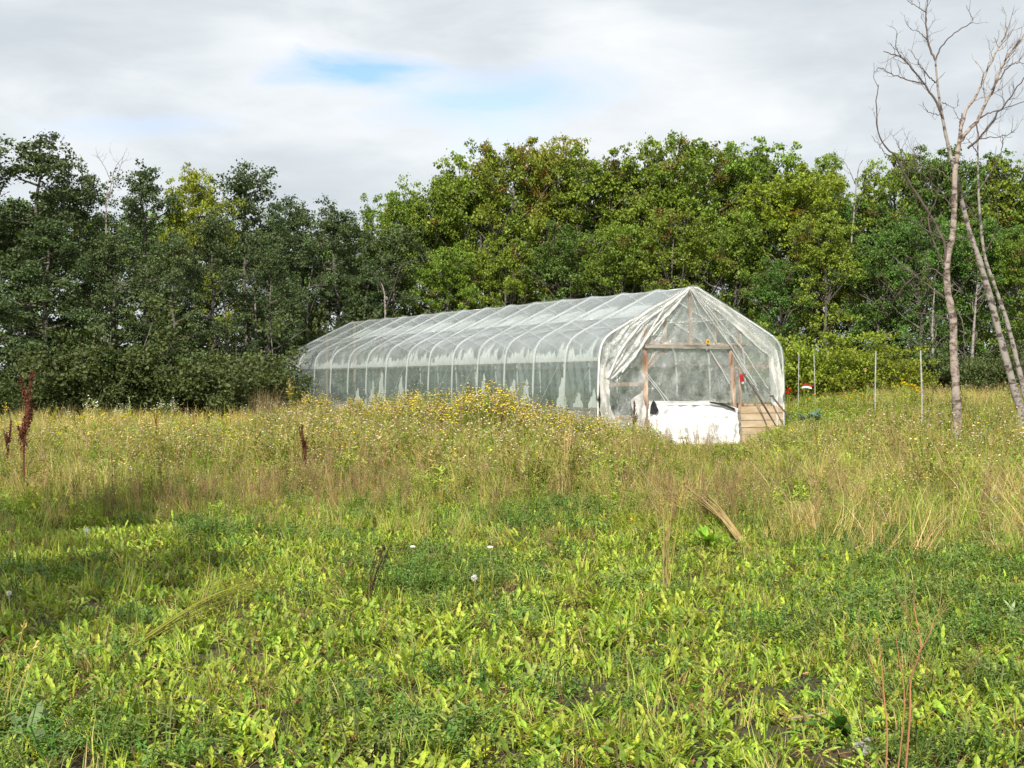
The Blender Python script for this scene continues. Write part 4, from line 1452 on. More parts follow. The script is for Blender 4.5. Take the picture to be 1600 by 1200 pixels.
    for px, ty, ds in ((490, 440, 'behind the last hoops'), (560, 450, 'behind the far ridge'), (640, 455, 'behind the roof below the white forked trunk'), (720, 450, 'behind the roof left of the middle'),
                       (800, 445, 'behind the middle of the roof'), (880, 440, 'behind the roof right of the middle'), (960, 435, 'left behind the greenhouse peak'), (1040, 430, 'behind the greenhouse peak'),
                       (1120, 440, 'right behind the greenhouse peak'), (1190, 455, 'behind the right roof slope')):
        T(px, ty, 55, 'shrub', 0.8, 'green undergrowth shrub ' + ds, group=g2)
    T(1232, 478, 49, 'shrub', 0.8, 'bright yellow-green shrub next to the right corner of the greenhouse', over=SHRB, var=0, group=g2)
    T(1290, 470, 47.5, 'shrub', 0.95, 'bright yellow-green shrub behind the red flowers', over=SHRB, var=0, group=g2)
    T(1352, 500, 46.5, 'shrub', 1.0, 'bright yellow-green shrub behind the first tall garden posts', over=SHRB, var=0, group=g2)
    T(1395, 530, 47, 'shrub', 1.0, 'low yellow-green shrub left of the last garden post', over=SHRB, var=0, group=g2)
    T(1450, 500, 49, 'shrub', 0.9, 'dark shrub left of the bare forked tree', group=g2)
    T(1520, 505, 48.5, 'shrub', 0.9, 'dark shrub right of the bare forked tree', group=g2)
    T(1580, 510, 48, 'shrub', 0.9, 'dark shrub behind the leaning trunks', group=g2)
    T(1640, 500, 48, 'shrub', 0.9, 'dark shrub past the right edge', group=g2)
    for k, px in enumerate(range(350, 1700, 62)):
        T(px, 478 + (k * 37) % 40, 61 + k % 3, 'shrub', 1.1, 'undergrowth shrub deep under the trees behind ' + ('the greenhouse roof' if px < 1180 else 'the garden posts' if px < 1440 else 'the bare trees'), group='undergrowth deep in the wood')
    # trees behind the viewer that shade the lower left of the field
    for i, (x, y, H, w, lb) in enumerate(((-8.3, 1.4, 14.5, 0.62, 'tree beside the viewer whose crown shades the lower left'),
                                      (-6.6, -1.8, 13.5, 0.55, 'second tree left of the viewer shading the field edge'))):
        o = empty('shade_tree', (x, y, 0))
        s = H / NOM
        o.scale = (s * w, s * w, s)
        tag(o, lb, 'tree', 'trees behind the viewer')
        for n_, me in zip(('trunk', 'crown'), ASP[1 + i]):
            c = bpy.data.objects.new(n_, me)
            COL.objects.link(c)
            c.parent = o


build_trees()

# ------------------------------------------------------------ bare trees at the right
def spline(P, n):
    P = np.array(P, float)
    if len(P) == 2:
        t = np.linspace(0, 1, n)[:, None]
        return P[0] * (1 - t) + P[1] * t
    out = []
    Q = np.concatenate([[2 * P[0] - P[1]], P, [2 * P[-1] - P[-2]]])
    m = max(3, n // (len(P) - 1))
    for i in range(1, len(Q) - 2):
        for t in np.linspace(0, 1, m, endpoint=False):
            a, b, c, d = Q[i - 1], Q[i], Q[i + 1], Q[i + 2]
            out.append(0.5 * ((2 * b) + (-a + c) * t + (2 * a - 5 * b + 4 * c - d) * t * t + (-a + 3 * b - 3 * c + d) * t ** 3))
    out.append(P[-1])
    return np.array(out)


def twigs(g, rng, P, r0, n, L, lvl=0, dens=1.0):
    """crooked dead twigs growing from a branch"""
    m = len(P)
    for _ in range(n):
        f = rng.uniform(0.25, 1.0)
        i = min(int(f * (m - 1)), m - 2)
        s = P[i] + (P[i + 1] - P[i]) * rng.rand()
        tdir = P[i + 1] - P[i]
        tdir /= np.linalg.norm(tdir) + 1e-9
        d = rng.normal(0, 1, 3)
        d -= d.dot(tdir) * tdir
        d /= np.linalg.norm(d)
        d = d * 0.85 + tdir * 0.45 + np.array([0, 0, 0.45])
        d /= np.linalg.norm(d)
        l = L * rng.uniform(0.4, 1.2)
        q = [s]
        k = 5
        for j in range(k):
            d = d + rng.normal(0, 0.22, 3) + np.array([0, 0, 0.12])
            d /= np.linalg.norm(d)
            q.append(q[-1] + d * l / k)
        q = np.array(q)
        rr = r0 * (0.75 ** lvl)
        tube(g, q, rr * np.linspace(1, 0.45, k + 1), 4, cap=False)
        if lvl < 2:
            twigs(g, rng, q, r0 * 0.7, 1 + int(rng.rand() * 2.4 * dens), L * 0.5, lvl + 1, dens)


def bare_tree(name, label, d, trunk, tr, limbs, mat, seed, group):
    rng = np.random.RandomState(seed)

    def W(p, dd):
        return np.array([wx(p[0], dd), dd, hz(p[1], dd)])
    base = trunk[0]
    x0 = wx(base[0], d)
    root = empty(name, (x0, d, float(ground(x0, d))))
    tag(root, label, 'tree', group)
    off = np.array(root.location)
    T = np.array([W(p, d + (p[2] if len(p) > 2 else 0)) for p in trunk])
    T = np.concatenate([[[T[0][0] + (T[0][0] - T[1][0]) * 0.15, T[0][1], off[2] - 0.1]], T])
    S = spline(T, 60) - off
    rads = np.interp(np.linspace(0, 1, len(S)), np.linspace(0, 1, len(tr)), tr)
    g = Geo()
    rads = rads * (1 + 0.06 * np.sin(np.arange(len(S)) * 1.7))
    tube(g, S, rads * 0.82, 10, rough=0.12, rng=rng)
    g.build('trunk', mat, root, True)
    for (pts, r, nt, L) in limbs:
        dd = d
        Q = []
        drift = rng.uniform(-0.5, 0.5)
        for k, p in enumerate(pts):
            Q.append(W(p, d + (p[2] if len(p) > 2 else drift * k / max(1, len(pts) - 1) * 1.6)))
        Q = spline(Q, 24) - off
        Q[1:] += rng.normal(0, 0.008, Q[1:].shape)
        g = Geo()
        tube(g, Q, np.linspace(r, r * 0.3, len(Q)) * 0.8, 7, cap=False, rough=0.1, rng=rng)
        twigs(g, rng, Q, max(0.0045, r * 0.2), max(1, int(nt * 0.62)), L * 1.1)
        g.build('branch', mat if r > 0.04 else M['twig'], root, True)
    return root


gb = 'bare trees at the right'
bare_tree('bare_tree', 'bare tree with a crooked peeling upright trunk, leftmost of the bare trees', 27.0,
          [(1496, 668), (1493, 600), (1490, 545), (1489, 500), (1481, 455), (1480, 410), (1488, 370), (1491, 330), (1492, 275), (1497, 235), (1500, 214)],
          [0.115, 0.10, 0.095, 0.092, 0.085, 0.078, 0.072, 0.068, 0.064, 0.055, 0.04],
          [([(1498, 222), (1512, 205), (1526, 190), (1538, 165), (1550, 142), (1562, 112), (1577, 85), (1600, 55), (1620, 35)], 0.05, 22, 0.55),
           ([(1499, 218), (1503, 195), (1510, 172), (1524, 152), (1540, 117), (1551, 92), (1562, 72), (1575, 46)], 0.042, 22, 0.5),
           ([(1500, 214), (1501, 195), (1504, 176)], 0.04, 3, 0.3),
           ([(1512, 232), (1526, 220), (1545, 198), (1560, 176), (1580, 150), (1600, 122), (1622, 105)], 0.03, 18, 0.45),
           ([(1526, 190), (1530, 215), (1545, 215), (1570, 212), (1585, 206)], 0.018, 10, 0.35),
           ([(1525, 192), (1538, 180), (1560, 172), (1600, 160), (1640, 150)], 0.02, 8, 0.35),
           ([(1550, 140), (1565, 118), (1582, 100), (1602, 98)], 0.022, 10, 0.35),
           ([(1478, 418), (1474, 375), (1451, 332), (1430, 300), (1414, 274), (1402, 247), (1385, 230), (1372, 205), (1370, 170), (1371, 132)], 0.036, 10, 0.5),
           ([(1402, 247), (1415, 250), (1432, 243), (1450, 228)], 0.016, 12, 0.4),
           ([(1402, 247), (1385, 240), (1372, 225), (1362, 212)], 0.014, 6, 0.3),
           ([(1410, 262), (1408, 240), (1400, 220), (1390, 205)], 0.012, 8, 0.3),
           ([(1481, 468), (1458, 452), (1433, 431), (1410, 415), (1392, 398)], 0.024, 12, 0.5),
           ([(1486, 500), (1460, 492), (1430, 488), (1404, 476)], 0.02, 10, 0.4),
           ([(1480, 425), (1462, 385), (1450, 345), (1462, 315), (1466, 300)], 0.026, 12, 0.5),
           ([(1481, 440), (1455, 420), (1420, 440), (1395, 470)], 0.018, 14, 0.5),
           ([(1486, 376), (1470, 372), (1433, 350), (1410, 335), (1386, 326)], 0.02, 10, 0.4),
           ([(1490, 372), (1505, 373), (1518, 374)], 0.015, 2, 0.3),
           ([(1491, 330), (1470, 300), (1440, 270), (1425, 258)], 0.018, 14, 0.45),
           ([(1492, 290), (1470, 268), (1440, 262), (1415, 270)], 0.015, 14, 0.4),
           ([(1496, 485), (1504, 505), (1507, 540), (1510, 578)], 0.022, 1, 0.3)],
          M['birch'], 5, gb)
bare_tree('bare_tree', 'bare pale leaning trunk that crosses the crooked one, its slim top reaching highest', 28.2,
          [(1596, 650), (1588, 620), (1566, 540), (1545, 458), (1530, 405), (1518, 372), (1503, 315), (1495, 278, -0.3), (1486, 245), (1480, 220), (1473, 185), (1467, 150), (1463, 110), (1462, 94)],
          [0.115, 0.10, 0.09, 0.08, 0.07, 0.062, 0.056, 0.052, 0.048, 0.044, 0.038, 0.03, 0.024, 0.02],
          [([(1462, 94), (1455, 80), (1449, 60), (1447, 30), (1449, 0), (1450, -30)], 0.03, 22, 0.4),
           ([(1462, 94), (1468, 78), (1478, 64), (1497, 47), (1520, 35), (1516, 22), (1510, 10)], 0.020, 5, 0.3),
           ([(1474, 187), (1463, 160), (1452, 143), (1442, 127), (1425, 107), (1407, 88), (1392, 84), (1380, 80)], 0.034, 16, 0.42),
           ([(1444, 130), (1425, 127), (1407, 121), (1390, 114), (1377, 106), (1366, 112)], 0.02, 12, 0.35),
           ([(1463, 129), (1452, 120), (1443, 110), (1432, 92), (1420, 76)], 0.018, 12, 0.35),
           ([(1408, 90), (1400, 70), (1402, 52)], 0.012, 5, 0.25),
           ([(1449, 62), (1436, 50), (1422, 45)], 0.012, 5, 0.25),
           ([(1448, 20), (1436, 12), (1420, 2), (1412, -8)], 0.014, 8, 0.3),
           ([(1474, 180), (1460, 178), (1448, 172), (1441, 158)], 0.012, 5, 0.25),
           ([(1472, 160), (1480, 163), (1490, 168), (1500, 164)], 0.010, 5, 0.22),
           ([(1544, 455), (1527, 442), (1515, 438)], 0.014, 3, 0.3)],
          M['greybark'], 6, gb)
bare_tree('bare_tree', 'thinner bare leaning trunk close behind the pale one, nearest the right edge', 29.5,
          [(1606, 640), (1600, 612), (1588, 560), (1573, 501), (1552, 440), (1538, 396), (1531, 330), (1529, 291), (1528, 240), (1528, 205)],
          [0.082, 0.075, 0.066, 0.056, 0.046, 0.04, 0.034, 0.03, 0.024, 0.018],
          [([(1529, 300), (1545, 275), (1560, 250), (1567, 225), (1566, 210)], 0.022, 10, 0.4),
           ([(1538, 396), (1552, 370), (1560, 340), (1552, 300)], 0.018, 8, 0.4),
           ([(1528, 240), (1518, 225), (1510, 215)], 0.014, 5, 0.3),
           ([(1531, 350), (1510, 320), (1500, 300)], 0.014, 5, 0.3),
           ([(1600, 30), (1590, 15), (1582, -5)], 0.012, 0, 0.3)][:4],
          M['greybark'], 7, gb)


def dead_snag(px, d, pts, r, seed, label, nt=10):
    bare_tree('dead_snag', label, d, pts, [r * .6, r * 0.5, r * 0.32, r * 0.16], [([pts[1], (pts[1][0] + 16, pts[1][1] - 45), (pts[1][0] + 28, pts[1][1] - 80)], r * 0.28, 8, 0.6),
                                                                         ([pts[2], (pts[2][0] - 14, pts[2][1] - 30), (pts[2][0] - 26, pts[2][1] - 44)], r * 0.25, 8, 0.5)], M['greybark'], seed, 'dead snags in the wood')


dead_snag(187, 49, [(166, 330), (170, 310), (174, 285), (180, 262), (192, 245)], 0.05, 31, 'grey dead snag poking above the left wood between two aspens')
dead_snag(1336, 55, [(1330, 400), (1334, 340), (1338, 290), (1342, 262), (1348, 250)], 0.08, 32, 'grey dead branches rising between two maples in the dip of the right wood')
dead_snag(480, 54, [(480, 545), (480, 500), (481, 465), (484, 440), (488, 420)], 0.07, 33, 'thin pale dead stem just left of the far greenhouse roof')
dead_snag(600, 54.5, [(602, 520), (602, 485), (601, 462), (598, 448), (594, 440)], 0.10, 34, 'white forked dead trunk above the far roof of the greenhouse')

# pale trunks showing low in the wood
for i, (px, y0, y1, d, lb) in enumerate(((395, 425, 560, 50.5, 'pale slim trunk at the left wood beside the greenhouse end'), (352, 440, 580, 50.0, 'pale slim trunk low behind the white flowers'),
                                     (182, 380, 500, 50.2, 'short pale trunk fragment in the dark left wood'), (1462, 450, 590, 51.5, 'pale slim trunk behind the crooked bare tree'),
                                     (1524, 440, 575, 51.5, 'pale slim trunk between the bare trees'))):
    x = wx(px, d)
    z0 = float(ground(x, d))
    g = Geo()
    zt = hz(y0, d) - z0
    t = np.linspace(0, 1, 10)
    rng = np.random.RandomState(i)
    tube(g, np.stack([0.12 * np.sin(t * 3 + i), 0 * t, zt * t], 1), 0.085 * (1 - 0.8 * t), 8, rough=0.08, rng=rng)
    stem = np.stack([0.12 * np.sin(t * 3 + i), 0 * t, zt * t], 1)
    twigs(g, rng, stem, 0.014, 8, 0.7)
    o = g.build('slim_aspen', M['greybark'], smooth=True, loc=(x, d, z0))
    tag(o, lb, 'tree trunk', 'pale trunks at the edge of the wood')

# ------------------------------------------------------------ flowering weeds by the greenhouse, one by one
FL = []
rngf = np.random.RandomState(41)
for k in range(6):
    g = flower_weed(rngf, 1.0, 6, 0.16, 11, [(0.2, 0.26, 0.05), (0.26, 0.28, 0.06), DGREEN], fr=0.38, lean=0.09, scale=1.35, nlf=(9, 14))
    FL.append(g.mesh('flowering_weed', LM))


def place(name, me, px, py_top, d, label, cat, group=None, nomh=1.0, wid=1.0, rz=None):
    rng_ = rngf
    x = wx(px, d)
    z = float(ground(x, d))
    s = max(0.25, (hz(py_top, d) - z) / nomh)
    o = bpy.data.objects.new(name, me)
    COL.objects.link(o)
    o.location = (x, d, z)
    o.scale = (s * wid, s * wid, s)
    o.rotation_euler = (0, 0, rng_.uniform(0, 6.28) if rz is None else rz)
    tag(o, label, cat, group)
    return o


def skyline(px):
    return np.interp(px, [420, 445, 480, 520, 560, 600, 640, 680, 715, 745, 775, 800, 830, 860, 900, 940, 980, 1010], [622, 618, 604, 618, 612, 613, 606, 608, 604, 598, 592, 606, 612, 622, 640, 645, 652, 660])


def build_flowers():
    n = 0
    g = 'yellow-flowered weeds along the near side of the greenhouse'
    for k in range(230):
        px = rngf.uniform(425, 1000)
        # distance of the side wall seen at this column
        p = (px - 800) / FPX
        # point on left wall: (GX - ST v, GD + CT v)
        v = (GX - p * GD) / (p * CT + ST)
        v = max(v, 0)
        wall = GD + CT * v
        d = wall - rngf.uniform(0.7, 8.5)
        if d < 23:
            d = rngf.uniform(23, 30)
        top = skyline(px) + rngf.uniform(-3, 26) + max(0, (wall - d - 4)) * 3.5
        where = 'the far hoops' if px < 560 else 'the middle hoops' if px < 690 else 'the nearest full hoops' if px < 820 else 'the near side corner' if px < 935 else 'the left part of the front end'
        far = 'close against the greenhouse below ' if wall - d < 3.5 else 'some steps out before '
        place('flowering_weed', FL[k % 6], px, top, d, 'yellow-flowered weed, ' + far + where, 'weed', g, 1.08, rngf.uniform(0.9, 1.3))
    for px, top, d, lb in ((455, 592, 45, 'yellow weed clump at the far corner of the greenhouse'),):
        place('flowering_weed', FL[0], px, top, d, lb, 'weed', None, 1.08)


build_flowers()


# ------------------------------------------------------------ red dock stalks
def dock_mesh(seed, h=1.0):
    rng = np.random.RandomState(seed)
    g = Geo()
    t = np.linspace(0, 1, 8)
    P = np.stack([0.03 * np.sin(t * 4), 0.02 * np.cos(t * 3), h * t], 1)
    tube(g, P, 0.009 * (1.2 - t * 0.8), 5, jitcol(rng, RUST, 0.1), 1)
    br = [(P, 0.4)]
    for k in range(9):
        f = rng.uniform(0.38, 0.8)
        s = np.array([np.interp(f, t, P[:, i]) for i in range(3)])
        a = rng.uniform(0, 6.28)
        l = h * rng.uniform(0.12, 0.26)
        q = np.array([s, s + [0.10 * l * math.cos(a) * 2, 0.10 * l * math.sin(a) * 2, l * 0.5], s + [0.30 * l * math.cos(a), 0.30 * l * math.sin(a), l]])
        tube(g, q, 0.004, 4, RUST, 1, False)
        br.append((q, 0.15))
    for q, f0 in br:
        m = 520 if f0 > 0.3 else 110
        tt = rng.uniform(f0, 1.0, m)
        C = np.stack([np.interp(tt, np.linspace(0, 1, len(q)), q[:, i]) for i in range(3)], 1)
        C += rng.normal(0, 0.020 if f0 > .3 else 0.013, (m, 3)) * (1.25 - tt[:, None])
        s = rng.uniform(0.006, 0.013, (m, 1))
        d1, d2 = rng.normal(0, 1, (m, 3)), rng.normal(0, 1, (m, 3))
        V = np.stack([C + s * d1 * .7, C + s * d2 * .7, C - s * d1 * .7], 1).reshape(-1, 3)
        cc = np.array(RUST) * rng.uniform(0.5, 1.7, (m, 1))
        g.add(V, np.arange(3 * m).reshape(-1, 3), cc, 1)
    for k in range(4):
        leaf_strip(g, (0, 0, 0.05 + 0.08 * k), rng.uniform(0, 6.28), 0.6, 0.2, 0.03, jitcol(rng, BROWN), 1.5, seg=5, mat=1)
    return g.mesh('curly_dock', LM)


D1, D2 = dock_mesh(1), dock_mesh(2)
place('curly_dock', D1, 44, 580, 17.5, 'tall rust-red dock stalk standing at the left edge of the field', 'weed')
place('curly_dock', D2, 14, 655, 21, 'shorter rust-red dock behind the tall one at the left edge', 'weed')
place('curly_dock', D2, 474, 664, 19.5, 'dark red dock seed head in the weeds below the far end of the greenhouse', 'weed')
place('curly_dock', D1, 990, 626, 30.5, 'dark maroon dock spike in front of the left door post', 'weed')
place('curly_dock', D1, 244, 640, 24, 'thin brown dock stalk rising from the brown weeds at left', 'weed', wid=0.5)
o = place('curly_dock', D2, 722, 690, 20.5, 'reddish dock leaning over in the middle of the field', 'weed')
o.rotation_euler = (0, R(-38), 0)

# ------------------------------------------------------------ foreground individuals


def straw_bundle(name, label, a, b, h, n, col, seed, cat='dry grass', r=0.0035, fan=0.10):
    """a sheaf of stems lodged over from a to b (world points), h the height of its middle"""
    rng = np.random.RandomState(seed)
    a, b = np.array(a, float), np.array(b, float)
    root = a.copy()
    g = Geo()
    for _ in range(n):
        e = b - a + rng.normal(0, fan, 3) * [1, 1, 0.5]
        e *= rng.uniform(0.75, 1.1)
        s = rng.normal(0, fan * 0.3, 3) * [1, 1, 0]
        mid = (s + e) / 2 + [0, 0, h * rng.uniform(0.5, 1.2)]
        q = spline([s, mid, e], 8)
        c = jitcol(rng, col[rng.randint(len(col))], 0.2)
        tube(g, q, r * np.linspace(1.1, 0.5, len(q)), 4, c, 1, False)
        m = 10
        C = q[-1] + (q[-2] - q[-1]) * rng.rand(m, 1) * 1.2 + rng.normal(0, 0.008, (m, 3))
        d1 = rng.normal(0, 0.009, (m, 3))
        d2 = rng.normal(0, 0.009, (m, 3))
        g.add(np.stack([C + d1, C + d2, C - d1], 1).reshape(-1, 3), np.arange(3 * m).reshape(-1, 3), c * 0.9, 1)
    o = g.build(name, LM, loc=tuple(root))
    return tag(o, label, cat)


def gp(px, py, h=0.0):
    """world point on the ground seen at a photo pixel, raised h"""
    lo, hi = 4.0, 60.0
    for _ in range(40):
        m = (lo + hi) / 2
        if hz(py, m) - float(ground(wx(px, m), m)) > 0:
            lo = m
        else:
            hi = m
    m = (lo + hi) / 2
    return np.array([wx(px, m), m, float(ground(wx(px, m), m)) + h])


straw_bundle('bent_straw_sheaf', 'sheaf of straw-coloured stems bent over in the right middle of the field', gp(1170, 862, 0.02), gp(1082, 800, 0.30), 0.05, 34, [STRAW, (0.6, 0.48, 0.2), TAN], 1, fan=0.07)
straw_bundle('flattened_reeds', 'flattened yellow-green stems lying across the shaded leaves at lower left', gp(205, 1022, 0.05), gp(452, 925, 0.12), 0.06, 9, [(0.42, 0.44, 0.08), (0.36, 0.36, 0.08)], 2, r=0.004, fan=0.06)
straw_bundle('bent_straw_sheaf', 'straw stems bent over among the weeds left of the brown stalks', gp(178, 745, 0.02), gp(112, 715, 0.62), 0.1, 18, [STRAW, TAN], 3, fan=0.06)
straw_bundle('dry_grass_clump', 'thin upright straw stems in the low leaves right of centre', gp(1040, 930), gp(1045, 930, 0.75), 0.0, 16, [(0.5, 0.45, 0.12), STRAW], 4, fan=0.07)
straw_bundle('dry_grass_clump', 'two tall pale stems crossing at the lower left edge', gp(4, 1150), gp(30, 1150, 0.42), 0.0, 4, [(0.6, 0.5, 0.16)], 5, fan=0.07, r=0.003)
straw_bundle('dark_twigs', 'dark dead twigs standing in the leaves left of the white seed heads', gp(572, 945), gp(600, 945, 0.42), 0.02, 9, [DBROWN, (0.05, 0.04, 0.035)], 6, 'twigs', fan=0.06)
straw_bundle('dry_grass_clump', 'tall straw-coloured stems rising from the middle of the weeds', gp(880, 775), gp(888, 775, 0.95), 0.0, 8, [STRAW, (0.6, 0.48, 0.2)], 7, fan=0.035, r=0.005)
straw_bundle('dry_grass_clump', 'long pale stems leaning right beside the garden plot', gp(1400, 700), gp(1290, 640, 0.3), 0.15, 10, [STRAW, (0.62, 0.5, 0.2)], 8, fan=0.25)
straw_bundle('fallen_twigs', 'pink-brown dead stems lying among leaves in the centre', gp(910, 905), gp(850, 858, 0.1), 0.02, 7, [(0.4, 0.24, 0.16), BROWN], 9, 'twigs', fan=0.05)
straw_bundle('dry_grass_clump', 'arching straw stems just right of the crooked bare tree', gp(1560, 700), gp(1508, 640, 0.55), 0.12, 14, [STRAW, (0.62, 0.5, 0.2)], 10, fan=0.12)

# pale dry tuft right of centre
rngt = np.random.RandomState(8)
for px, py, s, n_, lb in ((1268, 835, 0.42, 130, 'pale bleached grass tuft in the right middle of the field'), (418, 650, 1.5, 520, 'tawny dry grass mound at the far corner of the greenhouse'), (1305, 700, 0.55, 90, 'tan drooping grass tuft near the garden plot')):
    g = Geo()
    blades(g, rngt, n_, 0.45 * s, 1.0 * s, 0.006, [(0.66, 0.56, 0.34), (0.58, 0.46, 0.24), STRAW], 0.28 * s + 0.05, 0.8, 5, mat=1)
    p = gp(px, py) if s < 1.4 else np.array([wx(414, 44.5), 44.5, float(ground(wx(414, 44.5), 44.5))])
    tag(g.build('dry_grass_tuft', LM, loc=tuple(p)), lb, 'dry grass')


def blob(g, c, r, col, mat=0, rng=None, seg=7, rings=5, squash=1.0, rough=0.1):
    V, Fq = [], []
    for i in range(rings + 1):
        th = math.pi * i / rings
        for j in range(seg):
            ph = 2 * math.pi * j / seg
            k = r * (1 + (rng.uniform(-rough, rough) if rng is not None else 0))
            V.append((c[0] + k * math.sin(th) * math.cos(ph), c[1] + k * math.sin(th) * math.sin(ph), c[2] + k * math.cos(th) * squash))
    for i in range(rings):
        for j in range(seg):
            Fq.append([i * seg + j, i * seg + (j + 1) % seg, (i + 1) * seg + (j + 1) % seg, (i + 1) * seg + j])
    g.add(V, Fq, col, mat)


def clock(px, py, r, h, label, half=False, seed=0):
    """dandelion seed head: bare stem, core, and a globe of fine spokes with tufts"""
    rng = np.random.RandomState(seed)
    # find distance from the head's row and its height
    d = (CAMZ - h - 0.08) * FPX / (py - HOR)
    x = wx(px, d)
    z0 = float(ground(x, d))
    zc = hz(py, d) - z0
    root = empty('dandelion_seed_head', (x, d, z0))
    g = Geo()
    tube(g, spline([(0.01, 0.01, 0), (0.005, 0, zc * 0.5), (0, 0, zc - 0.004)], 8), 0.0028, 5, (0.45, 0.42, 0.2), 0)
    g.build('stem', LM, root)
    g = Geo()
    blob(g, (0, 0, zc), r * 0.2, (0.2, 0.13, 0.07), 1, rng)
    m = 170
    u = rng.normal(0, 1, (m, 3))
    u /= np.linalg.norm(u, axis=1)[:, None]
    if half:
        u[:, 2] = np.abs(u[:, 2]) * 0.5 + 0.1
    C = np.array([0, 0, zc])
    q = C + u * r * rng.uniform(0.75, 1.0, (m, 1))
    a = np.cross(u, rng.normal(0, 1, (m, 3)))
    a /= np.linalg.norm(a, axis=1)[:, None]
    b = np.cross(u, a)
    w = r * 0.13
    V = np.stack([q + a * w, q + b * w, q - a * w, q - b * w], 1).reshape(-1, 3)
    g.add(V, np.arange(4 * m).reshape(-1, 4), (0.82, 0.82, 0.78), 2)
    g.build('seed_globe', LM, root)
    tag(root, label, 'seed head', 'dandelion seed heads')


clock(741, 903, 0.027, 0.16, 'full round white seed head, lowest of the three in the centre', seed=1)
clock(766, 856, 0.030, 0.2, 'half-blown white seed head with dark underside, rightmost of the centre three', half=True, seed=2)
clock(645, 855, 0.027, 0.2, 'flat-topped seed head on a thin stem, leftmost of the centre three', half=True, seed=3)
clock(135, 829, 0.028, 0.2, 'pinkish seed head in the shaded weeds at left', seed=4)
clock(14, 927, 0.020, 0.15, 'ragged seed head at the left edge in the shade', seed=5)
clock(1556, 762, 0.04, 0.25, 'large white fluffy seed head in the grass at far right', seed=6)


def yflower(px, py, r, h, label, seed=0):
    rng = np.random.RandomState(seed)
    d = (CAMZ - h - 0.08) * FPX / (py - HOR)
    x = wx(px, d)
    z0 = float(ground(x, d))
    zc = hz(py, d) - z0
    root = empty('yellow_flower', (x, d, z0))
    g = Geo()
    tube(g, spline([(0.01, 0.01, 0), (-0.005, 0, zc * 0.5), (0, 0, zc - 0.004)], 8), 0.0026, 5, (0.3, 0.34, 0.1), 0)
    g.build('stem', LM, root)
    g = Geo()
    for k in range(34):
        leaf_strip(g, (0, 0, zc), rng.uniform(0, 6.28), rng.uniform(0.1, 1.2), r * rng.uniform(0.7, 1.1), r * 0.28, jitcol(rng, (0.86, 0.62, 0.02), 0.1), 0.5, seg=2, mat=2)
    g.build('petals', LM, root)
    tag(root, label, 'flower', 'single yellow flowers in the field')


yflower(987, 813, 0.026, 0.25, 'lone yellow flower right of the centre of the field', 1)
yflower(1382, 820, 0.022, 0.3, 'small yellow flower on a tall thin stem at right', 2)
yflower(1292, 870, 0.026, 0.15, 'pair-side yellow bloom low in the clover at right', 3)
yflower(1434, 1131, 0.018, 0.12, 'tiny yellow flower at the foot of the reddish stems', 4)
yflower(1578, 742, 0.03, 0.2, 'yellow flower in the grass at the far right edge', 5)


def red_stem_weed():
    rng = np.random.RandomState(12)
    base = gp(1412, 1240)
    d = base[1]
    root = empty('red_stemmed_weed', tuple(base))
    S = [([(1413, 1240), (1420, 1120), (1424, 1060), (1435, 1010), (1430, 950), (1424, 905)], 0.0045), ([(1383, 1240), (1385, 1150), (1380, 1080), (1378, 1040), (1373, 990)], 0.0040),
         ([(1400, 1240), (1412, 1100), (1405, 1030), (1398, 985)], 0.003), ([(1433, 1020), (1450, 985), (1465, 965), (1485, 950)], 0.0022), ([(1420, 1120), (1437, 1085), (1450, 1050)], 0.002),
         ([(1383, 1100), (1370, 1060), (1352, 1010)], 0.002), ([(1433, 1000), (1418, 960), (1405, 930)], 0.002)]
    off = np.array(base)
    for pts, r in S:
        Q = np.array([(wx(x, d), d + rng.normal(0, 0.02), hz(y, d)) for x, y in pts])
        Q = spline(Q, 14) - off
        g = Geo()
        c = np.array((0.42, 0.20, 0.10))
        tube(g, Q, np.linspace(r, r * 0.5, len(Q)), 5, c, 1, False)
        for _ in range(9):
            i = rng.randint(len(Q) // 3, len(Q) - 1)
            a = rng.uniform(0, 6.28)
            l = rng.uniform(0.05, 0.16)
            e = Q[i] + np.array([math.cos(a) * l * 0.6, math.sin(a) * l * 0.6, l])
            tube(g, [Q[i], (Q[i] + e) / 2 + rng.normal(0, 0.005, 3), e], 0.0010, 3, (0.3, 0.26, 0.1), 1, False)
            for _k in range(7):
                s = Q[i] + (e - Q[i]) * rng.uniform(0.3, 1)
                leaf_strip(g, s, rng.uniform(0, 6.28), rng.uniform(0, 1), 0.018, 0.004, jitcol(rng, (0.2, 0.26, 0.06)), 0.3, seg=2)
        g.build('stem', LM, root)
    tag(root, 'spindly weed with reddish-orange branching stems at the lower right', 'weed')


red_stem_weed()


def leaf_plant(name, px, py, n, L, W, col, label, cat='plant', up=(0.5, 1.3), seed=0, mat=0, curl=0.6):
    rng = np.random.RandomState(seed)
    g = Geo()
    for k in range(n):
        leaf_strip(g, (rng.normal(0, .02), rng.normal(0, .02), 0), rng.uniform(0, 6.28), rng.uniform(*up), L * rng.uniform(0.7, 1.15), W * rng.uniform(0.8, 1.2), jitcol(rng, col, 0.15), rng.uniform(0.2, curl * 2), seg=7, mat=mat)
    return tag(g.build(name, LM, loc=tuple(gp(px, py))), label, cat)


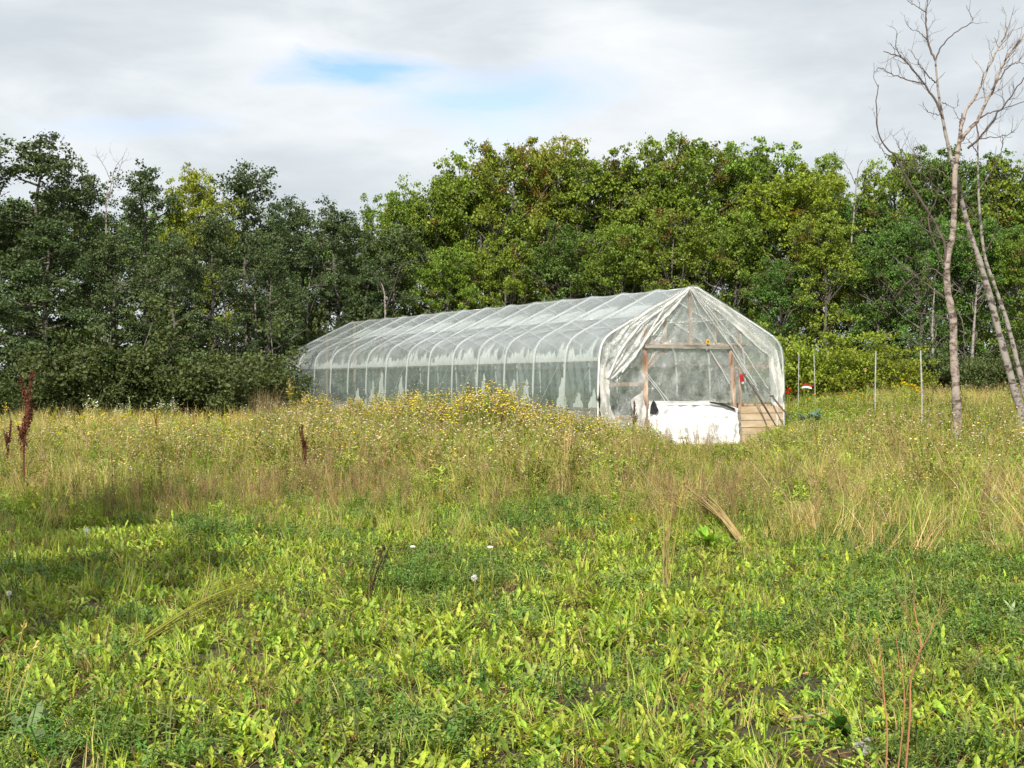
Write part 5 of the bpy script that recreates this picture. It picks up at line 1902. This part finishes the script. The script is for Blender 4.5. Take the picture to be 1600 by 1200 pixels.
leaf_plant('mullein_plant', 1577, 975, 7, 0.17, 0.03, (0.3, 0.38, 0.2), 'pale woolly upright leaf standing at the right edge', up=(1.0, 1.5), seed=1)
leaf_plant('yellow_leaved_seedling', 1510, 895, 12, 0.11, 0.05, (0.62, 0.58, 0.04), 'small seedling with bright yellow drooping leaves at right', up=(0.9, 1.5), seed=2, curl=1.6)
leaf_plant('broadleaf_clump', 1105, 858, 38, 0.26, 0.045, (0.17, 0.34, 0.03), 'vivid green clump of long leaves under the bent straw', up=(0.4, 1.2), seed=3)
leaf_plant('thistle_rosette', 1322, 1150, 10, 0.20, 0.055, (0.09, 0.22, 0.04), 'dark green broad-leaved rosette left of the red-stemmed weed', up=(0.3, 1.0), seed=4)
leaf_plant('silvery_rosette', 40, 1165, 10, 0.22, 0.06, (0.16, 0.25, 0.1), 'large grey-green rosette at the bottom left corner', up=(0.3, 1.2), seed=5, curl=1.2)
leaf_plant('fallen_yellow_leaf', 222, 1178, 3, 0.10, 0.06, (0.7, 0.6, 0.05), 'yellow fallen leaf on the soil at the bottom left', 'leaf', (0.0, 0.3), 6)
leaf_plant('broadleaf_clump', 215, 745, 40, 0.16, 0.04, (0.12, 0.26, 0.05), 'dark green leafy clump in front of the brown stalks at left', up=(0.4, 1.3), seed=7)
leaf_plant('broadleaf_clump', 355, 862, 46, 0.14, 0.03, (0.07, 0.25, 0.03), 'dense deep-green cushion of leaves at the edge of the shade', up=(0.3, 1.1), seed=8)
leaf_plant('broadleaf_clump', 560, 1015, 14, 0.15, 0.035, (0.22, 0.36, 0.05), 'upright bright leaf clump left of the lower centre', up=(0.7, 1.4), seed=9)

# grey fluffy scrap at the bottom edge
rngt = np.random.RandomState(4)
g = Geo()
for k in range(6):
    blob(g, (rngt.normal(0, .015), rngt.normal(0, .02), 0.05 + k * 0.011), 0.011, (0.33, 0.32, 0.28), 2, rngt, rough=0.5)
tag(g.build('plant_fluff', LM, loc=tuple(gp(1347, 1195))), 'grey-white scrap of plant fluff at the bottom edge right of centre', 'fluff')
g = Geo()
tube(g, spline([(-0.12, 0, 0.03), (0, 0.01, 0.045), (0.1, -0.01, 0.04)], 8), 0.008, 6, (0.09, 0.085, 0.08), 1)
tag(g.build('fallen_stick', LM, loc=tuple(gp(290, 1105))), 'short grey stick lying in the leaves at lower left', 'stick')
g = Geo()
tube(g, spline([(-0.10, 0, 0.05), (0, 0.01, 0.06), (0.08, -0.01, 0.08)], 8), 0.006, 6, (0.42, 0.32, 0.2), 1)
tag(g.build('fallen_stick', LM, loc=tuple(gp(1265, 1140))), 'tan stick lying near the dark green rosette', 'stick')

# ------------------------------------------------------------ garden posts, flowers and things by the greenhouse
posts = [(1247, 553, 41, 'thin grey garden post closest to the greenhouse corner'), (1273, 552, 39.5, 'white garden post beside the red and white marker'), (1367, 549, 37, 'tall white garden post between the yellow flower patches'),
         (1440, 548, 32.5, 'tall white garden post nearest the bare tree')]
for i, (px, ty, d, lb) in enumerate(posts):
    x = wx(px, d)
    z0 = float(ground(x, d))
    h = hz(ty, d) - z0
    g = Geo()
    r = 0.012 if i < 2 else 0.018
    tube(g, [(0, 0, -0.2), (0.01, 0, h * 0.5), (0.025 * (-1) ** i, 0, h)], r, 8)
    tube(g, [(0.025 * (-1) ** i, 0, h), (0.025 * (-1) ** i, 0, h + 0.012)], r * 0.7, 8)
    tag(g.build('garden_post', M['galv'], smooth=False, loc=(x, d, z0)), lb, 'post', 'posts round the garden plot')

# red and white marker tied to the second post
x = wx(1262, 39.3)
z0 = float(ground(x, 39.3))
root = empty('marker_flag', (x, 39.3, z0))
g = Geo()
i_, j_ = np.meshgrid(np.linspace(0, 1, 5), np.linspace(0, 1, 12), indexing='ij')
zb_ = hz(606, 39.3) - z0
Pm = np.stack([-0.16 + 0.27 * j_, 0.03 * np.sin(j_ * 6), zb_ - 0.02 + 0.10 * i_ + 0.02 * np.sin(j_ * 4)], -1)
sheet(g, Pm[:3])
g.build('white_band', M['white'], root)
g = Geo()
sheet(g, Pm[2:] + [0, 0.004, 0.0])
tube(g, [(0.12, 0, zb_ + 0.04), (0.18, 0, zb_ + 0.10)], 0.010, 5)
g.build('red_band', M['red'], root)
g = Geo()
tube(g, [(0, 0.03, 0), (0, 0.03, zb_ + 0.1)], 0.008, 5)
g.build('stake', M['twig'], root)
tag(root, 'small red and white cloth marker on a stake beside the second garden post', 'marker')


def flower_plant(px, py, d, n, col, label, r=0.05, spread=0.3, seed=0, leafc=GREEN, name='garden_flower'):
    rng = np.random.RandomState(seed)
    x = wx(px, d)
    z0 = float(ground(x, d))
    zc = hz(py, d) - z0
    root = empty(name, (x, d, z0))
    gs, gf = Geo(), Geo()
    for k in range(n):
        a, q = rng.uniform(0, 6.28), spread * math.sqrt(rng.rand())
        e = np.array([q * math.cos(a), q * math.sin(a), zc + rng.normal(0, 0.06)])
        tube(gs, spline([(e[0] * 0.3, e[1] * 0.3, 0), (e[0] * 0.7, e[1] * 0.7, e[2] * 0.5), e], 6), 0.006, 4, np.array(leafc) * 0.7, 0, False)
        for _ in range(7):
            f = rng.uniform(0.1, 0.9)
            leaf_strip(gs, e * [0.4 + 0.5 * f, 0.4 + 0.5 * f, f], rng.uniform(0, 6.28), rng.uniform(0, 0.9), 0.16, 0.05, jitcol(rng, leafc), 0.9, seg=3)
        for _ in range(14):
            leaf_strip(gf, e, rng.uniform(0, 6.28), rng.uniform(-0.2, 1.2), r, r * 0.5, jitcol(rng, col, 0.12), 0.5, seg=2, mat=2)
    gs.build('leaves', LM, root)
    gf.build('blooms', LM, root)
    tag(root, label, 'flower')


flower_plant(1231, 612, 38.5, 5, (0.75, 0.04, 0.015), 'red-orange garden flowers right beside the greenhouse corner', 0.07, 0.18, 1)
flower_plant(1254, 604, 40.5, 4, (0.45, 0.05, 0.03), 'darker red flowers under the red and white marker', 0.05, 0.3, 2)
flower_plant(1322, 616, 38, 6, (0.85, 0.5, 0.02), 'yellow-orange garden flowers left of the middle post', 0.055, 0.25, 3)
flower_plant(1352, 620, 37, 3, (0.7, 0.36, 0.06), 'orange-tan garden flowers at the foot of the middle post', 0.05, 0.2, 4)
flower_plant(1412, 602, 38, 10, (0.86, 0.68, 0.03), 'bright yellow garden flowers between the two right posts', 0.06, 0.5, 5)
flower_plant(1424, 608, 37, 6, (0.86, 0.64, 0.03), 'yellow garden flowers just left of the last post', 0.06, 0.25, 6)
flower_plant(1350, 585, 43, 1, (0.8, 0.7, 0.3), 'single tall drooping sunflower behind the garden', 0.10, 0.05, 7, name='sunflower')
flower_plant(1270, 621, 37, 3, (0.85, 0.55, 0.02), 'small orange flowers above the cabbage', 0.04, 0.3, 8)

for px, py, s, lb in ((1258, 655, 0.30, 'blue-green cabbage at the right foot of the greenhouse'), (1274, 648, 0.26, 'smaller blue-green cabbage right of the first')):
    rng = np.random.RandomState(px)
    d = 34.5
    x = wx(px, d)
    z0 = float(ground(x, d))
    g = Geo()
    zz = max(0.35, hz(py, d) - z0)
    for k in range(46):
        leaf_strip(g, (rng.normal(0, .05), rng.normal(0, .05), zz * rng.uniform(0.3, 0.9)), rng.uniform(0, 6.28), rng.uniform(0.1, 1.3), s * rng.uniform(0.6, 1.1), s * 0.6, jitcol(rng, (0.13, 0.24, 0.17), 0.2), 1.0, seg=4)
    tube(g, [(0, 0, 0), (0, 0, zz)], 0.03, 6, (0.2, 0.26, 0.14))
    tag(g.build('cabbage', LM, loc=(x, d, z0)), lb, 'vegetable', 'cabbages in the garden plot')

# red bottle hanging on the front film
root = empty('red_lantern', tuple(gw(F(1161, 600, 0.22))), TH)
root.scale = (0.8, 0.8, 0.85)
root.rotation_euler = (0, R(-16), TH)
g = Geo()
tube(g, [(0, 0, 0.08), (0, 0, 0.26)], [0.062, 0.055], 12)
tube(g, [(0, 0, 0.26), (0, 0, 0.29), (0, 0, 0.31)], [0.05, 0.045, 0.025], 12)
g.build('body', M['red'], root, True)
g = Geo()
tube(g, [(0, 0, 0.0), (0, 0, 0.035), (0, 0, 0.078)], [0.03, 0.045, 0.05], 12)
g.build('cap', M['white'], root, True)
g = Geo()
tube(g, spline([(-0.05, 0, 0.3), (-0.04, 0, 0.36), (0.0, 0, 0.38), (0.04, 0, 0.3)], 9), 0.006, 5)
g.build('handle', M['black'], root)
tag(root, 'red lantern-like bottle with a white bottom hanging right of the doorway', 'lantern')

# yellow ornament on the header
root = empty('yellow_ornament', tuple(gw(F(1106, 538, 0.16))), TH)
root.scale = (0.75, 0.75, 0.75)
g = Geo()
for k in range(9):
    a = k * 2 * math.pi / 9
    leaf_strip(g, (0, 0, 0.075), 0, 0.0, 0.001, 0.001, (1, 1, 1), seg=2)
    c, s = math.cos(a), math.sin(a)
    q = np.array([(0.02 * c, 0, 0.02 * s), (0.05 * c - 0.022 * s, -0.01, 0.05 * s + 0.022 * c), (0.088 * c, -0.004, 0.088 * s), (0.05 * c + 0.022 * s, -0.01, 0.05 * s - 0.022 * c)])
    g.add(q + [0, 0, 0.085], [[0, 1, 2, 3]])
    g.add(q + [0, 0.012, 0.085], [[3, 2, 1, 0]])
g.build('petals', M['yellow'], root)
g = Geo()
blob(g, (0, -0.015, 0.085), 0.026, (1, 1, 1), squash=1)
g.build('flower_center', M['black'], root)
g = Geo()
box(g, (0, 0.02, 0.03), (0.04, 0.02, 0.07))
g.build('foot', M['wood'], root)
tag(root, 'yellow flower-shaped ornament sitting on the door header', 'ornament')

# white slatted crate inside, high at the left of the front end
root = empty('white_crate', tuple(gw(F(1028, 538, -0.13))), TH)
for k in range(7):
    g = Geo()
    box(g, (-0.165 + 0.055 * k, 0, 0.10), (0.038, 0.02, 0.19))
    g.build('slat', M['white'], root)
for z in (0.015, 0.205):
    g = Geo()
    box(g, (0, 0.02, z), (0.40, 0.22, 0.022))
    g.build('rim', M['white'], root)
tag(root, 'white slatted crate on a shelf behind the film, upper left of the door', 'crate')

# leaning dark poles at the right front corner
for (a, b, r, lb) in ((F(1162, 585, 0.25), F(1214, 668, 0.55), 0.018, 'dark thin pole leaning from beside the red lantern to the planks'),
                      (F(1176, 603, 0.2), F(1212, 664, 0.7), 0.012, 'thin dark stick leaning close below the long pole'),
                      (F(1206, 619, 0.25), F(1262, 694, 0.9), 0.022, 'dark pole leaning outward from the right corner into the grass')):
    A, B = gw(a), gw(b)
    B[2] = max(B[2], float(ground(B[0], B[1])))
    g = Geo()
    q = spline([A - B, (A - B) * 0.5 + [0, 0, 0.02], (0, 0, 0)], 10)
    tube(g, q, r, 7)
    tube(g, [A - B + [-0.05, 0, 0.01], A - B + [0.05, 0, 0.0]], r * 1.2, 6)
    tag(g.build('leaning_pole', M['twig'], loc=tuple(B)), lb, 'pole', 'poles leaning at the greenhouse corner')
g = Geo()
rr = np.random.RandomState(2)
blob(g, (0, 0, 0.1), 0.16, (1, 1, 1), rng=rr, seg=9, squash=0.6, rough=0.15)
p = gw(F(1252, 682, 0.9))
tag(g.build('grey_stone', surf_mat('stone', (0.22, 0.23, 0.25), (0.4, 0.41, 0.43), 8, 0.8, 0.4), smooth=True, loc=(p[0], p[1], float(ground(p[0], p[1])) + 0.18)), 'grey rounded stone at the foot of the leaning pole', 'stone')

# beds and plants inside the greenhouse
rngi = np.random.RandomState(66)
TOM = []
for k in range(3):
    g = Geo()
    for _ in range(5):
        a = rngi.uniform(0, 6.28)
        e = np.array([0.15 * math.cos(a), 0.15 * math.sin(a), rngi.uniform(1.0, 1.5)])
        tube(g, spline([(0, 0, 0), e * [.5, .5, .5] + [0.03, 0, 0], e], 6), 0.008, 4, (0.1, 0.16, 0.05), 0, False)
        for _k in range(34):
            f = rngi.uniform(0.15, 1)
            leaf_strip(g, e * f + rngi.normal(0, 0.03, 3), rngi.uniform(0, 6.28), rngi.uniform(-0.3, 0.6), 0.2 * rngi.uniform(.6, 1.2), 0.07, jitcol(rngi, (0.09, 0.18, 0.035), .25), 0.8, seg=3)
    TOM.append(g.mesh('greenhouse_plant', LM))
for row, u in enumerate((0.9, 2.0, 3.4, 4.5)):
    for k in range(13):
        p = gw((u + rngi.uniform(-.1, .1), 0.9 + k * 1.5 + rngi.uniform(-.2, .2), 0.0))
        o = bpy.data.objects.new('greenhouse_plant', TOM[(row + k) % 3])
        COL.objects.link(o)
        o.location = (p[0], p[1], 0.2)
        s = rngi.uniform(0.7, 1.15)
        o.scale = (s, s, s)
        o.rotation_euler = (0, 0, rngi.uniform(0, 6))
        tag(o, 'green tomato-like plant seen dimly through the film, ' + ('row nearest the long side film', 'second row from the long side film', 'third row from the long side film', 'row farthest from the long side film')[row], 'plant', 'plants growing inside the greenhouse')
